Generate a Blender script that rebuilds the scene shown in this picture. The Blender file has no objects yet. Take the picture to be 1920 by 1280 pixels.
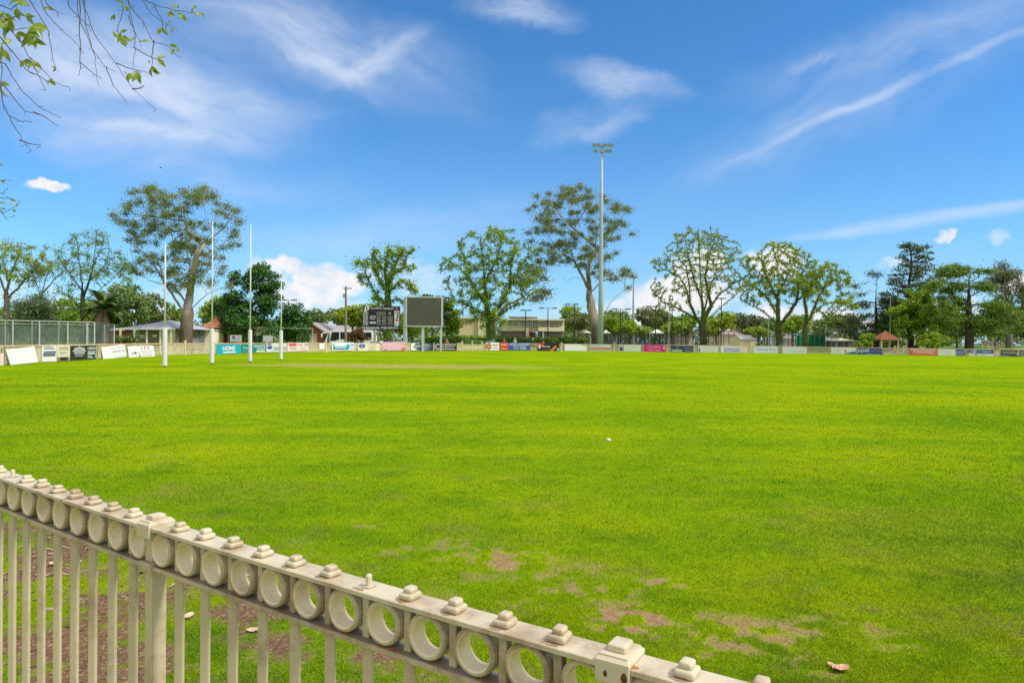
import bpy, bmesh, math, random
import numpy as np
from mathutils import Vector, Matrix
random.seed(7); RNG = np.random.default_rng(11)
S = bpy.context.scene
COL = S.collection
R = math.radians

# ------------------------------------------------------------------ camera
HC = 1.8; FPX = 1280.0; ROLL = 0.007; PITCH = math.atan(3 / FPX)
FW = Vector((0, math.cos(PITCH), -math.sin(PITCH)))
_r0 = Vector((1, 0, 0)); _u0 = _r0.cross(FW)
RI = (_r0 * math.cos(ROLL) + _u0 * math.sin(ROLL)).normalized()
UP = RI.cross(FW)
CAM = Vector((0, 0, HC))
cd = bpy.data.cameras.new('camera'); cam = bpy.data.objects.new('camera', cd); COL.objects.link(cam)
cd.sensor_width = 36; cd.lens = 36 * FPX / 1920; cd.clip_start = 0.05; cd.clip_end = 6000
m3 = Matrix((RI, UP, -FW)).transposed()
cam.matrix_world = Matrix.Translation(CAM) @ m3.to_4x4()
S.camera = cam

def ray(px, py):
    return FW + RI * ((px - 960) / FPX) + UP * ((640 - py) / FPX)
def W(px, py, Y):
    d = ray(px, py); return CAM + d * (Y / d.y)
def G(px, py):
    d = ray(px, py); return CAM + d * (-HC / d.z)
def X(px, Y): return W(px, 640, Y).x
def Z(px, py, Y): return W(px, py, Y).z

# ------------------------------------------------------------------ sun, sky, exposure
SUN_EL, SUN_AZ = R(50), R(111)          # azimuth clockwise from +Y (view direction)
sd = Vector((math.sin(SUN_AZ) * math.cos(SUN_EL), math.cos(SUN_AZ) * math.cos(SUN_EL), math.sin(SUN_EL)))
ld = bpy.data.lights.new('sun', 'SUN'); ld.energy = 3.1; ld.angle = R(10); ld.color = (1, .955, .88)
lo = bpy.data.objects.new('sun', ld); COL.objects.link(lo)
lo.rotation_euler = sd.to_track_quat('Z', 'Y').to_euler(); lo.location = (40, -30, 60)

S.view_settings.view_transform = 'Standard'; S.view_settings.look = 'None'
S.view_settings.exposure = 0.35; S.view_settings.gamma = 1.0

world = bpy.data.worlds.new("World"); S.world = world; world.use_nodes = True
NT = world.node_tree; NT.nodes.clear()
class NB:
    """small node-building helper"""
    def __init__(self, nt): self.nt = nt
    def n(self, typ, ins=None, **kw):
        nd = self.nt.nodes.new(typ)
        for k, v in kw.items(): setattr(nd, k, v)
        if ins:
            for k, v in ins.items():
                s = nd.inputs[k]
                if isinstance(v, bpy.types.NodeSocket): self.nt.links.new(v, s)
                else: s.default_value = v
        return nd
    def math(self, op, a, b=None, c=None, clamp=False):
        nd = self.nt.nodes.new('ShaderNodeMath'); nd.operation = op; nd.use_clamp = clamp
        for i, v in enumerate((a, b, c)):
            if v is None: continue
            if isinstance(v, bpy.types.NodeSocket): self.nt.links.new(v, nd.inputs[i])
            else: nd.inputs[i].default_value = v
        return nd.outputs[0]
    def mix(self, f, a, b, mode='MIX'):
        nd = self.nt.nodes.new('ShaderNodeMix'); nd.data_type = 'RGBA'; nd.blend_type = mode
        for s, v in ((nd.inputs[0], f), (nd.inputs[6], a), (nd.inputs[7], b)):
            if isinstance(v, bpy.types.NodeSocket): self.nt.links.new(v, s)
            elif isinstance(v, (tuple, list)): s.default_value = (*v, 1)[:4]
            else: s.default_value = v
        return nd.outputs[2]
    def rng(self, v, a, b, c=0., d=1., smooth=False):
        nd = self.n('ShaderNodeMapRange', {0: v, 1: a, 2: b, 3: c, 4: d})
        nd.interpolation_type = 'SMOOTHSTEP' if smooth else 'LINEAR'
        return nd.outputs[0]
    def noise(self, vec, scale, detail=4, rough=.55, dist=0.):
        ins = {'Scale': scale, 'Detail': detail, 'Roughness': rough, 'Distortion': dist}
        if vec is not None: ins['Vector'] = vec
        return self.n('ShaderNodeTexNoise', ins)

b = NB(NT)
sky = b.n('ShaderNodeTexSky', sky_type='NISHITA', sun_disc=False, sun_elevation=SUN_EL, sun_rotation=SUN_AZ,
          air_density=1.0, dust_density=0.35, ozone_density=2.6, altitude=100.0)
tc = b.n('ShaderNodeTexCoord')
sep = b.n('ShaderNodeSeparateXYZ', {0: tc.outputs['Generated']})
yy = b.math('MAXIMUM', sep.outputs[1], 0.08)
u = b.math('DIVIDE', sep.outputs[0], yy); v = b.math('DIVIDE', sep.outputs[2], yy)
uv = b.n('ShaderNodeCombineXYZ', {0: u, 1: v, 2: 0.0}).outputs[0]
wn = b.noise(uv, 5.0, 4, .6)
warp = b.n('ShaderNodeVectorMath', {0: wn.outputs['Color'], 1: (.5, .5, .5)}, operation='SUBTRACT').outputs[0]
def warped(a):
    s = b.n('ShaderNodeVectorMath', {0: warp, 'Scale': a}, operation='SCALE').outputs[0]
    return b.n('ShaderNodeVectorMath', {0: uv, 1: s}, operation='ADD').outputs[0]
wn2 = b.noise(uv, 17.0, 5, .65)
warp2 = b.n('ShaderNodeVectorMath', {0: wn2.outputs['Color'], 1: (.5, .5, .5)}, operation='SUBTRACT').outputs[0]
UVA, UVB = warped(0.10), warped(0.10)
UVC = b.n('ShaderNodeVectorMath', {0: UVA, 1: b.n('ShaderNodeVectorMath', {0: warp2, 'Scale': .042}, operation='SCALE').outputs[0]}, operation='ADD').outputs[0]
UVB = UVC; UVD = warped(.03)
FIB = []
for ang_ in (25, -24, 4):
    mp_ = b.n('ShaderNodeMapping', {0: UVA, 2: (0, 0, R(ang_)), 3: (1, .28, 1)}, vector_type='TEXTURE')
    FIB.append(b.rng(b.noise(mp_.outputs[0], 4.2, 5, .62, .5).outputs['Fac'], .30, .74, .22 if ang_ == -24 else .06, 1.0))
def cloud(cx, cy, rx, ry, ang, st, kind):
    """one cloud: an ellipse of sky directions (angles from the pitch line), broken up by noise"""
    src = UVD if kind == 'c' and ry < 20 else UVC if kind == 'c' and rx < 150 else (UVA if kind == 'c' else UVB)
    mp = b.n('ShaderNodeMapping', {0: src, 1: ((cx - 960) / FPX, (637 - cy + .007 * (cx - 960)) / FPX, 0), 2: (0, 0, R(ang)),
                                  3: (rx / FPX, ry / FPX, 1)}, vector_type='TEXTURE')
    ln = b.n('ShaderNodeVectorMath', {0: mp.outputs[0]}, operation='LENGTH').outputs['Value']
    if kind == 'c':        # cirrus: soft falloff; the fibres are shared noises drawn out along the streaks
        fall = b.rng(ln, 1.15, 0.0, 0, 1, True)
        return b.math('MULTIPLY', b.math('MULTIPLY', fall, FIB[0 if ang > 14 else (1 if ang < -14 else 2)]), st)
    fall = b.rng(ln, 1.1, 0.35, 0, 1, True)
    return b.math('MULTIPLY', fall, st)
CIR = [(1690, 160, 370, 13, 24.5, .8), (1620, 190, 460, 100, 25, .30), (1780, 60, 380, 80, 20, .32), (1380, 300, 300, 32, 28, .25), (1500, 120, 200, 60, 18, .2),
       (1770, 408, 330, 18, 8, .95), (1540, 440, 130, 10, 8, .35),
       (270, 243, 240, 18, -8, 1.0), (300, 258, 250, 40, -8, .75), (200, 145, 380, 125, -22, 1.0), (300, 120, 350, 100, -28, .8), (430, 215, 240, 60, -2, .6), (190, 275, 260, 50, -12, .55), (40, 120, 160, 130, -10, .5),
       (560, 60, 400, 110, -20, .85), (700, 115, 120, 34, 30, 1.0), (610, 118, 150, 24, -22, .7),
       (970, 28, 120, 36, 2, .85), (1155, 152, 140, 46, -10, .85), (1100, 228, 110, 40, 15, .65), (1530, 110, 70, 22, 15, .5),
       (860, 420, 330, 55, 8, .22), (420, 350, 330, 50, -4, .3), (1750, 560, 300, 120, 0, .3), (620, 455, 380, 60, 3, .3)]
PUF = [(95, 341, 62, 17, -4, .9), (1779, 443, 34, 19, 28, .85), (1868, 446, 40, 17, 0, .5), (1665, 482, 55, 15, 0, .55), (1912, 525, 50, 34, 0, .8),
       (556, 492, 78, 24, 0, .8), (600, 512, 62, 42, 0, 1.0), (642, 528, 70, 38, 0, .85), (575, 550, 120, 46, 0, .75), (505, 520, 60, 50, 0, .7),
       (740, 500, 95, 30, 0, .5), (810, 530, 100, 40, 0, .5), (640, 580, 160, 34, 0, .55), (60, 560, 150, 60, 0, .45), (320, 560, 160, 60, 0, .5),
       (1280, 552, 170, 58, 0, .95), (1445, 492, 72, 50, 8, .95), (1310, 500, 70, 40, 0, .9), (1190, 580, 140, 40, 0, .85), (1530, 592, 180, 38, 0, .8), (1080, 600, 170, 30, 0, .45), (1790, 575, 120, 40, 0, .8)]
acc = None
for c in CIR:
    q = cloud(*c, 'c'); acc = q if acc is None else b.math('SUBTRACT', b.math('ADD', acc, q), b.math('MULTIPLY', acc, q))
accp = None
for c in PUF:
    q = cloud(*c, 'p'); accp = q if accp is None else b.math('MAXIMUM', accp, q)
pn = b.noise(uv, 14.0, 5, .62).outputs['Fac']
accp = b.math('MULTIPLY', accp, b.rng(pn, .30, .58, .45, 1.0), clamp=True)
accp = b.rng(accp, .16, .8, 0, 1, True)
front = b.rng(sep.outputs[1], .0, .25)
allc = b.math('MULTIPLY', b.math('MAXIMUM', b.math('MULTIPLY', acc, .9), accp), front)
tint = b.mix(1.0, sky.outputs[0], (.53, 1.14, 1.58), 'MULTIPLY')
hz = b.rng(v, .52, -.02, 0, 1)
hz = b.math('MULTIPLY', b.math('POWER', hz, 3.0), .66)
skyc = b.mix(hz, tint, (4.6, 6.6, 8.9))
puffc = b.mix(b.rng(pn, .3, .7), (7.0, 7.4, 8.2), (9.6, 9.4, 9.2))
# bounces
S.cycles.use_denoising = False; S.cycles.max_bounces = 6; S.cycles.diffuse_bounces = 3; S.cycles.glossy_bounces = 2; S.cycles.transmission_bounces = 3; S.cycles.transparent_max_bounces = 12
cl = b.mix(accp, (7.4, 8.1, 9.3), puffc)
# out-of-view cloud added overhead, behind and to the sides as soft white fill
on = b.noise(tc.outputs['Generated'], 2.6, 4, .6).outputs['Fac']
over = b.math('MAXIMUM', b.math('MAXIMUM', b.rng(sep.outputs[2], .52, .8), b.rng(sep.outputs[1], .35, -.2)), b.rng(b.math('ABSOLUTE', sep.outputs[0]), .70, .88))
over = b.math('MULTIPLY', over, b.rng(on, .3, .6, .55, 1.0))
skyc = b.mix(over, skyc, (9.4, 9.2, 8.9))
final = b.mix(allc, skyc, cl)
bg = b.n('ShaderNodeBackground', {0: final, 1: 0.085})
b.n('ShaderNodeOutputWorld', {0: bg.outputs[0]})
world.cycles.sampling_method = 'MANUAL'; world.cycles.sample_map_resolution = 512

# ------------------------------------------------------------------ helpers: objects
def tag(o, label=None, cat=None, group=None, kind=None):
    if label: o['label'] = label
    if cat: o['category'] = cat
    if group: o['group'] = group
    if kind: o['kind'] = kind
    return o
def empty(name, loc, rz=0., label=None, cat=None, group=None):
    o = bpy.data.objects.new(name, None); COL.objects.link(o); o.empty_display_size = .2
    o.location = loc; o.rotation_euler.z = rz
    return tag(o, label, cat, group)
def link(name, me, mats, parent=None):
    o = bpy.data.objects.new(name, me); COL.objects.link(o)
    for m in (mats if isinstance(mats, (list, tuple)) else [mats]): me.materials.append(m)
    if parent:
        o.parent = parent
    return o
def npmesh(name, verts, faces, uniform=4):
    """fast mesh from numpy arrays, all faces of one size"""
    me = bpy.data.meshes.new(name); nv, nf = len(verts), len(faces)
    me.vertices.add(nv); me.vertices.foreach_set('co', np.asarray(verts, np.float32).ravel())
    me.loops.add(nf * uniform); me.loops.foreach_set('vertex_index', np.asarray(faces, np.int32).ravel())
    me.polygons.add(nf); me.polygons.foreach_set('loop_start', np.arange(nf, dtype=np.int32) * uniform)
    me.polygons.foreach_set('loop_total', np.full(nf, uniform, np.int32))
    me.update(calc_edges=True); return me
class MB:
    """collects world-space shapes, then builds ONE mesh object (local to its parent)"""
    def __init__(self): self.v = []; self.f = []
    def poly(self, pts, faces):
        o = len(self.v); self.v += [Vector(p) for p in pts]; self.f += [tuple(i + o for i in f) for f in faces]; return self
    def box(self, x0, x1, y0, y1, z0, z1):
        p = [(x, y, z) for z in (z0, z1) for (x, y) in ((x0, y0), (x1, y0), (x1, y1), (x0, y1))]
        return self.poly(p, [(3, 2, 1, 0), (4, 5, 6, 7), (0, 1, 5, 4), (1, 2, 6, 5), (2, 3, 7, 6), (3, 0, 4, 7)])
    def obox(self, c, ax, ay, az):
        c, ax, ay, az = map(Vector, (c, ax, ay, az))
        p = [c + ax * i + ay * j + az * k for k in (-1, 1) for (i, j) in ((-1, -1), (1, -1), (1, 1), (-1, 1))]
        return self.poly(p, [(3, 2, 1, 0), (4, 5, 6, 7), (0, 1, 5, 4), (1, 2, 6, 5), (2, 3, 7, 6), (3, 0, 4, 7)])
    def hexa(self, b4, t4):
        return self.poly(list(b4) + list(t4), [(3, 2, 1, 0), (4, 5, 6, 7), (0, 1, 5, 4), (1, 2, 6, 5), (2, 3, 7, 6), (3, 0, 4, 7)])
    def tube(self, pts, rad, n=8, cap=True):
        pts = [Vector(p) for p in pts]; k = len(pts)
        if not isinstance(rad, (list, tuple)): rad = [rad] * k
        o = len(self.v); prev = None
        for i, p in enumerate(pts):
            t = (pts[min(i + 1, k - 1)] - pts[max(i - 1, 0)]).normalized()
            a = prev if prev is not None else (Vector((1, 0, 0)) if abs(t.x) < .9 else Vector((0, 1, 0)))
            a = (a - t * a.dot(t)).normalized(); prev = a; bb = t.cross(a)
            for j in range(n):
                th = 2 * math.pi * j / n; self.v.append(p + (a * math.cos(th) + bb * math.sin(th)) * rad[i])
        for i in range(k - 1):
            for j in range(n):
                a0 = o + i * n + j; a1 = o + i * n + (j + 1) % n; self.f.append((a0, a1, a1 + n, a0 + n))
        if cap:
            self.f.append(tuple(o + j for j in range(n))[::-1]); self.f.append(tuple(o + (k - 1) * n + j for j in range(n)))
        return self
    def prism(self, outline, d):
        """planar outline (world points) extruded by vector d"""
        o = [Vector(p) for p in outline]; n = len(o); d = Vector(d)
        return self.poly(o + [p + d for p in o], [tuple(range(n))[::-1], tuple(range(n, 2 * n))] + [(i, (i + 1) % n, n + (i + 1) % n, n + i) for i in range(n)])
    def build(self, name, mat, parent=None, smooth=False, bevel=0., origin=None):
        inv = Matrix.Identity(4)
        if parent is not None:
            ch = []; p = parent
            while p is not None: ch.append(p.matrix_basis.copy()); p = p.parent
            M = Matrix.Identity(4)
            for c in reversed(ch): M = M @ c
            inv = M.inverted()
        org = Vector(origin) if origin is not None else None
        me = bpy.data.meshes.new(name)
        vs = [inv @ p for p in self.v]
        if org is not None: vs = [p - org for p in vs]
        me.from_pydata(vs, [], self.f); me.update()
        bm = bmesh.new(); bm.from_mesh(me); bmesh.ops.recalc_face_normals(bm, faces=bm.faces)
        if bevel: bmesh.ops.bevel(bm, geom=list(bm.edges), offset=bevel, segments=2, affect='EDGES', clamp_overlap=True)
        bm.to_mesh(me); bm.free()
        if smooth:
            for p in me.polygons: p.use_smooth = True
        o = link(name, me, mat, parent)
        if org is not None: o.location = org
        return o

# ------------------------------------------------------------------ helpers: materials
MC = {}
def mat(name, col, rough=.7, var=.12, scale=3., metal=0., bump=0., spec=.3, stretch=None, col2=None, thr=None):
    """plain procedural surface: base colour broken by noise"""
    if name in MC: return MC[name]
    m = bpy.data.materials.new(name); m.use_nodes = True; q = NB(m.node_tree)
    bs = m.node_tree.nodes['Principled BSDF']
    t = q.n('ShaderNodeTexCoord').outputs['Object']
    if stretch: t = q.n('ShaderNodeVectorMath', {0: t, 1: stretch}, operation='MULTIPLY').outputs[0]
    nz = q.noise(t, scale, 6, .6)
    lo_ = tuple(c * (1 - var) for c in col); hi_ = tuple(min(1, c * (1 + var)) for c in col)
    c = q.mix(q.rng(nz.outputs['Fac'], .3, .7), lo_, hi_)
    if col2:
        n2 = q.noise(t, scale * .43, 5, .65)
        a, bb = thr or (.55, .65)
        c = q.mix(q.rng(n2.outputs['Fac'], a, bb), c, col2)
    m.node_tree.links.new(c, bs.inputs['Base Color'])
    bs.inputs['Roughness'].default_value = rough; bs.inputs['Metallic'].default_value = metal
    bs.inputs['Specular IOR Level'].default_value = spec
    if bump:
        bp = q.n('ShaderNodeBump', {'Strength': bump, 'Distance': .02, 'Height': nz.outputs['Fac']})
        m.node_tree.links.new(bp.outputs[0], bs.inputs['Normal'])
    MC[name] = m; return m
def leafmat(name, cols, trans=.35, patch=None):
    """leaves: a colour per leaf from a short list, a little light through them"""
    if name in MC: return MC[name]
    m = bpy.data.materials.new(name); m.use_nodes = True; nt = m.node_tree; nt.nodes.clear(); q = NB(nt)
    ge = q.n('ShaderNodeNewGeometry')
    cr = q.n('ShaderNodeValToRGB', {0: ge.outputs['Random Per Island']})
    el = cr.color_ramp.elements
    while len(el) < len(cols): el.new(.5)
    for i, c in enumerate(cols): el[i].position = i / max(1, len(cols) - 1); el[i].color = (*c, 1)
    c = cr.outputs[0]
    nz = q.noise(ge.outputs['Position'], .8, 3).outputs['Fac']
    c = q.mix(q.rng(nz, .35, .65, 0, .55), c, patch or tuple(x * .7 for x in cols[0]))
    d = q.n('ShaderNodeBsdfDiffuse', {0: c}); tr = q.n('ShaderNodeBsdfTranslucent', {0: c})
    mx = q.n('ShaderNodeMixShader', {0: trans, 1: d.outputs[0], 2: tr.outputs[0]})
    gl = q.n('ShaderNodeBsdfGlossy', {0: (1, 1, 1, 1), 'Roughness': .45})
    m2 = q.n('ShaderNodeMixShader', {0: .035, 1: mx.outputs[0], 2: gl.outputs[0]})
    q.n('ShaderNodeOutputMaterial', {0: m2.outputs[0]})
    MC[name] = m; return m
def meshwire(name, col, cover):
    """woven wire seen from afar: a fine net, partly see-through"""
    if name in MC: return MC[name]
    m = bpy.data.materials.new(name); m.use_nodes = True; nt = m.node_tree; nt.nodes.clear(); q = NB(nt)
    t = q.n('ShaderNodeTexCoord').outputs['Object']
    nz = q.noise(t, .8, 3).outputs['Fac']
    d = q.n('ShaderNodeBsdfDiffuse', {0: (*col, 1)}); tr = q.n('ShaderNodeBsdfTransparent')
    f = q.rng(nz, .3, .7, cover * .8, cover * 1.15)
    mx = q.n('ShaderNodeMixShader', {0: f, 1: tr.outputs[0], 2: d.outputs[0]})
    q.n('ShaderNodeOutputMaterial', {0: mx.outputs[0]})
    MC[name] = m; return m
# ------------------------------------------------------------------ value noise in numpy (for grass cover and ground masks)
_tab = RNG.random((256, 256))
def vnoise(x, y, s):
    x = np.asarray(x) * s + 1000; y = np.asarray(y) * s + 1000
    xi = np.floor(x).astype(int); yi = np.floor(y).astype(int); fx = x - xi; fy = y - yi
    fx = fx * fx * (3 - 2 * fx); fy = fy * fy * (3 - 2 * fy)
    g = lambda a, c: _tab[a & 255, c & 255]
    return (g(xi, yi) * (1 - fx) + g(xi + 1, yi) * fx) * (1 - fy) + (g(xi, yi + 1) * (1 - fx) + g(xi + 1, yi + 1) * fx) * fy
def fbm(x, y, s, o=4):
    r = 0; a = 1; t = 0
    for _ in range(o): r = r + vnoise(x, y, s) * a; t += a; a *= .55; s *= 2.03
    return r / t

# near boundary fence: gently curved line, s = metres along it from the first visible post
PITCHF = .125
FQ = (-1.0674332, 2.05404448, 1.24027255, 0.9969023, 0.01931151, -0.02006569, 0.00317474)
def fence_at(s):
    x0, y0, z0, ph, cu, sl, c2 = FQ; n = 24; x, y = x0, y0; h = s / n
    for i in range(n):
        a = ph + cu * (i + .5) * h; x += math.sin(a) * h; y -= math.cos(a) * h
    a = ph + cu * s
    return Vector((x, y, z0 + sl * s + c2 * s * s)), Vector((math.sin(a), -math.cos(a), 0)), Vector((math.cos(a), math.sin(a), 0))
_ft = [fence_at(s) for s in np.linspace(-6, 4, 60)]
_fx = np.array([p[0].x for p in _ft]); _fy = np.array([p[0].y for p in _ft])
def past_fence(x, y):
    """metres beyond the fence line (positive on the oval side)"""
    yl = np.interp(x, _fx, _fy); return (y - yl) * .82

# worn patches: (px, py, rx metres, ry metres, strength)
PATCH = [(830, 1030, .55, .22, .62), (950, 1050, .42, .2, .8), (745, 1028, .3, .14, .62), (1105, 1112, .4, .16, .7), (1185, 1165, .3, .2, .9), (1260, 1094, .3, .09, .85),
         (1390, 1190, .5, .2, .75), (1470, 1185, .35, .12, .75), (1570, 1172, .3, .13, .7), (1545, 1245, .22, .12, .7), (1030, 1088, .35, .12, .6), (1330, 1165, .3, .12, .6),
         (880, 1078, .3, .14, .55), (690, 985, .25, .1, .6), (1650, 1195, .3, .15, .5), (1340, 1215, .3, .12, .65), (1000, 1130, .3, .1, .5), (1100, 1070, .4, .12, .5)]
def dirt(x, y):
    d = past_fence(x, y)
    n = fbm(x, y, 1.9, 5); n2 = fbm(x + 31, y - 17, .9, 4)
    near = np.clip((x + 2.6) / 1.0, 0, 1) * 0 + 1
    left = np.clip(1.2 - (x + .2) * .45, .35, 1.25)
    n3 = fbm(x - 7, y + 3, 5.5, 4)
    v = np.clip(1.4 - np.abs(d - 1.0) / (1.15 * left), 0, 1.2) * np.clip(n * 4.2 - 1.45, 0, 1.2) * np.clip(n3 * 4 - .9, .25, 1.1)
    v = np.maximum(v, np.clip(1 - (d + .3) / .8, 0, 1) * np.clip(n * 3.4 - 1.25, 0, 1))
    for px, py, rx, ry, st in PATCH:
        g = G(px, py); q = ((x - g.x) / (rx * 1.15)) ** 2 + ((y - g.y) / (ry * 1.9)) ** 2
        v = np.maximum(v, np.clip(1.25 - q, 0, 1) * st * np.clip(n * 2.2 + fbm(x, y, 9., 4) * 7.5 - 4.35, 0, 1.0))
    sc = np.clip(1 - np.abs(d - 3.2) / 3.2, 0, 1) * np.clip(n2 * 4 - 2.35, 0, .7) * np.clip(n * 4 - 1.6, 0, 1)
    return np.clip(np.maximum(v, sc), 0, 1)

# ------------------------------------------------------------------ ground: one sheet to the horizon
N = 460
k = 7.6; A = 1.6
ts = np.linspace(-1, 1, N); gx = A * np.sinh(k * ts) + .6; gy = A * np.sinh(k * ts) + 4.5
XX, YY = np.meshgrid(gx, gy); xs, ys = XX.ravel(), YY.ravel()
zz = (fbm(xs, ys, .5, 3) - .5) * .05 * np.clip(1 - np.hypot(xs, ys) / 60, 0, 1)
far = np.clip((ys - 230) / 500, 0, 1); zz = zz - far * 3.5
idx = np.arange(N * N).reshape(N, N)
fc = np.stack([idx[:-1, :-1], idx[:-1, 1:], idx[1:, 1:], idx[1:, :-1]], -1).reshape(-1, 4)
gme = npmesh('ground', np.stack([xs, ys, zz], -1), fc)
at = gme.attributes.new('mulch', 'FLOAT', 'POINT'); at.data.foreach_set('value', (np.clip(2.7 - np.abs(past_fence(xs, ys)), 0, 1)).astype(np.float32))
at = gme.attributes.new('dirt', 'FLOAT', 'POINT'); at.data.foreach_set('value', dirt(xs, ys).astype(np.float32))
gm = bpy.data.materials.new('oval_grass'); gm.use_nodes = True; q = NB(gm.node_tree)
bs = gm.node_tree.nodes['Principled BSDF']; bs.inputs['Roughness'].default_value = .9; bs.inputs['Specular IOR Level'].default_value = .0
P = q.n('ShaderNodeNewGeometry').outputs['Position']
GRASS_D, GRASS_M, GRASS_L = (.118, .24, .004), (.195, .32, .004), (.30, .385, .004)
def grasscol(q, P):
    n1 = q.noise(P, .22, 5, .6).outputs['Fac']; n2 = q.noise(P, 1.3, 6, .7).outputs['Fac']
    st = q.n('ShaderNodeVectorMath', {0: P, 1: (.03, .35, 0)}, operation='MULTIPLY').outputs[0]
    n3 = q.noise(st, 1.0, 4, .6).outputs['Fac']
    f = q.math('ADD', q.math('MULTIPLY', n1, .5), q.math('ADD', q.math('MULTIPLY', n2, .22), q.math('MULTIPLY', n3, .40)))
    c = q.mix(q.rng(f, .40, .54), GRASS_D, GRASS_M)
    c = q.mix(q.rng(f, .53, .66), c, GRASS_L)
    sy = q.n('ShaderNodeSeparateXYZ', {0: P}).outputs[1]
    th = q.noise(P, 1.05, 7, .72).outputs['Fac']          # thin thatchy turf, worn more by the fence
    c = q.mix(q.math('MULTIPLY', q.rng(th, .53, .66), q.rng(sy, 13., 3., .12, .62)), c, (.26, .225, .045))
    lush = q.noise(P, .9, 5, .65).outputs['Fac']
    c = q.mix(q.math('MULTIPLY', q.rng(lush, .52, .64), q.rng(sy, 22., 4., .15, .6)), c, (.075, .205, .006))
    return c, n2, n1
gc, n2, n1 = grasscol(q, P)
fine = q.noise(P, 60., 4, .7).outputs['Fac']; fine2 = q.noise(P, 9., 6, .75).outputs['Fac']
gc = q.mix(q.rng(fine, .35, .7, 0, .35), gc, (.07, .15, .003))
gc = q.mix(q.rng(fine2, .52, .75, 0, .25), gc, (.22, .32, .006))
# dry strip across the goal end and yellowed worn areas
sp = q.n('ShaderNodeSeparateXYZ', {0: P})
def ell(cx, cy, rx, ry, rot=0.):
    mp = q.n('ShaderNodeMapping', {0: P, 1: (cx, cy, 0), 2: (0, 0, rot), 3: (rx, ry, 50)}, vector_type='TEXTURE')
    ln = q.n('ShaderNodeVectorMath', {0: mp.outputs[0]}, operation='LENGTH').outputs['Value']
    ln = q.math('ADD', ln, q.math('MULTIPLY', q.math('SUBTRACT', q.noise(P, .5, 4).outputs['Fac'], .5), 1.0))
    return q.rng(ln, 1.0, .55, 0, 1, True)
g1, g2 = G(470, 683), G(1010, 689)
cy_ = (g1 + g2) / 2
dry = ell(cy_.x, cy_.y, (g2 - g1).length * .66, 4.6, math.atan2(g2.y - g1.y, g2.x - g1.x))
gc = q.mix(q.math('MULTIPLY', dry, .85), gc, (.33, .29, .085))
g3 = G(1700, 1010); e3 = ell(g3.x, g3.y, 1.5, 1.6); gc = q.mix(q.math('MULTIPLY', e3, .3), gc, (.27, .24, .03))
g4 = G(430, 925); e4 = ell(g4.x, g4.y, 1.3, 1.0); gc = q.mix(q.math('MULTIPLY', e4, .25), gc, (.27, .24, .03))
# bare earth and bark mulch
da = q.n('ShaderNodeAttribute', attribute_name='dirt').outputs['Fac']
v1 = q.n('ShaderNodeTexVoronoi', {'Vector': P, 'Scale': 75.}); mul = q.noise(P, 34., 6, .75).outputs['Fac']
ma = q.n('ShaderNodeAttribute', attribute_name='mulch').outputs['Fac']
dc = q.mix(q.rng(mul, .3, .7), q.mix(ma, (.19, .10, .055), (.06, .034, .02)), q.mix(ma, (.42, .26, .16), (.27, .16, .10)))
dc = q.mix(q.rng(v1.outputs['Color'], .72, .9, 0, .8), dc, (.42, .29, .2))
df = q.rng(q.math('ADD', da, q.math('MULTIPLY', q.math('SUBTRACT', q.math('ADD', q.math('MULTIPLY', fine2, .6), q.math('MULTIPLY', fine, .5)), .55), 1.5)), .25, .85, 0, 1)
# beyond the boundary the ground is park: duller grass
gc = q.mix(q.rng(sp.outputs[1], 116, 126), gc, (.13, .17, .04))
col = q.mix(df, gc, dc)
gm.node_tree.links.new(col, bs.inputs['Base Color'])
bp = q.n('ShaderNodeBump', {'Strength': .5, 'Distance': .03, 'Height': q.math('ADD', fine, mul)})
gm.node_tree.links.new(bp.outputs[0], bs.inputs['Normal'])
go = link('ground', gme, gm); tag(go, kind='structure')

# ------------------------------------------------------------------ grass blades (one mass)
def blades():
    nb = 1080000
    py = 676 + (1420 - 676) * RNG.random(nb) ** .93; px = 960 + (RNG.random(nb) - .5) * (2200 + 1500 * ((py - 676) / 744) ** 1.3)
    ry = (640 - py) / FPX; Yd = -HC / (-math.sin(PITCH) + ry * math.cos(PITCH))
    y = Yd * 1.0; x = (px - 960) / FPX * y
    x = x + RNG.normal(0, .02, nb); y = y + RNG.normal(0, .02, nb)
    # tufting: drift along a noise gradient so blades bunch irregularly
    h = np.clip((fbm(x + 9, y + 4, 5., 3) - .3) * 2.2, 0, 1)
    d = dirt(x, y); pf = past_fence(x, y)
    keep = (RNG.random(nb) > np.clip(d * 1.5 - .35, 0, .9)) & ((y > .9) & (np.hypot(x, y) > .8))
    x, y, d, h = x[keep], y[keep], d[keep], h[keep]; n = len(x)
    dist = np.hypot(x, y)
    hgt = (.014 + .026 * RNG.random(n)) * (.8 + .4 * h) * np.clip(.75 + dist / 60, 0, 1.1) * (1 - .5 * d)
    wid = np.maximum(.0026 + .0022 * RNG.random(n), dist * .00075)
    th = RNG.random(n) * 2 * np.pi; ln = RNG.normal(0, .55, (n, 2)) * hgt[:, None]
    c, s = np.cos(th) * wid / 2, np.sin(th) * wid / 2
    z0 = (fbm(x, y, .5, 3) - .5) * .05 * np.clip(1 - dist / 60, 0, 1) - .003
    V = np.zeros((n, 3, 3), np.float32)
    V[:, 0] = np.stack([x - c, y - s, z0], -1); V[:, 1] = np.stack([x + c, y + s, z0], -1)
    V[:, 2] = np.stack([x + ln[:, 0], y + ln[:, 1], z0 + hgt], -1)
    return npmesh('grass', V.reshape(-1, 3), np.arange(3 * n).reshape(-1, 3), 3)
bm_ = bpy.data.materials.new('grass_blade'); bm_.use_nodes = True; nt = bm_.node_tree; nt.nodes.clear(); q = NB(nt)
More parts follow.
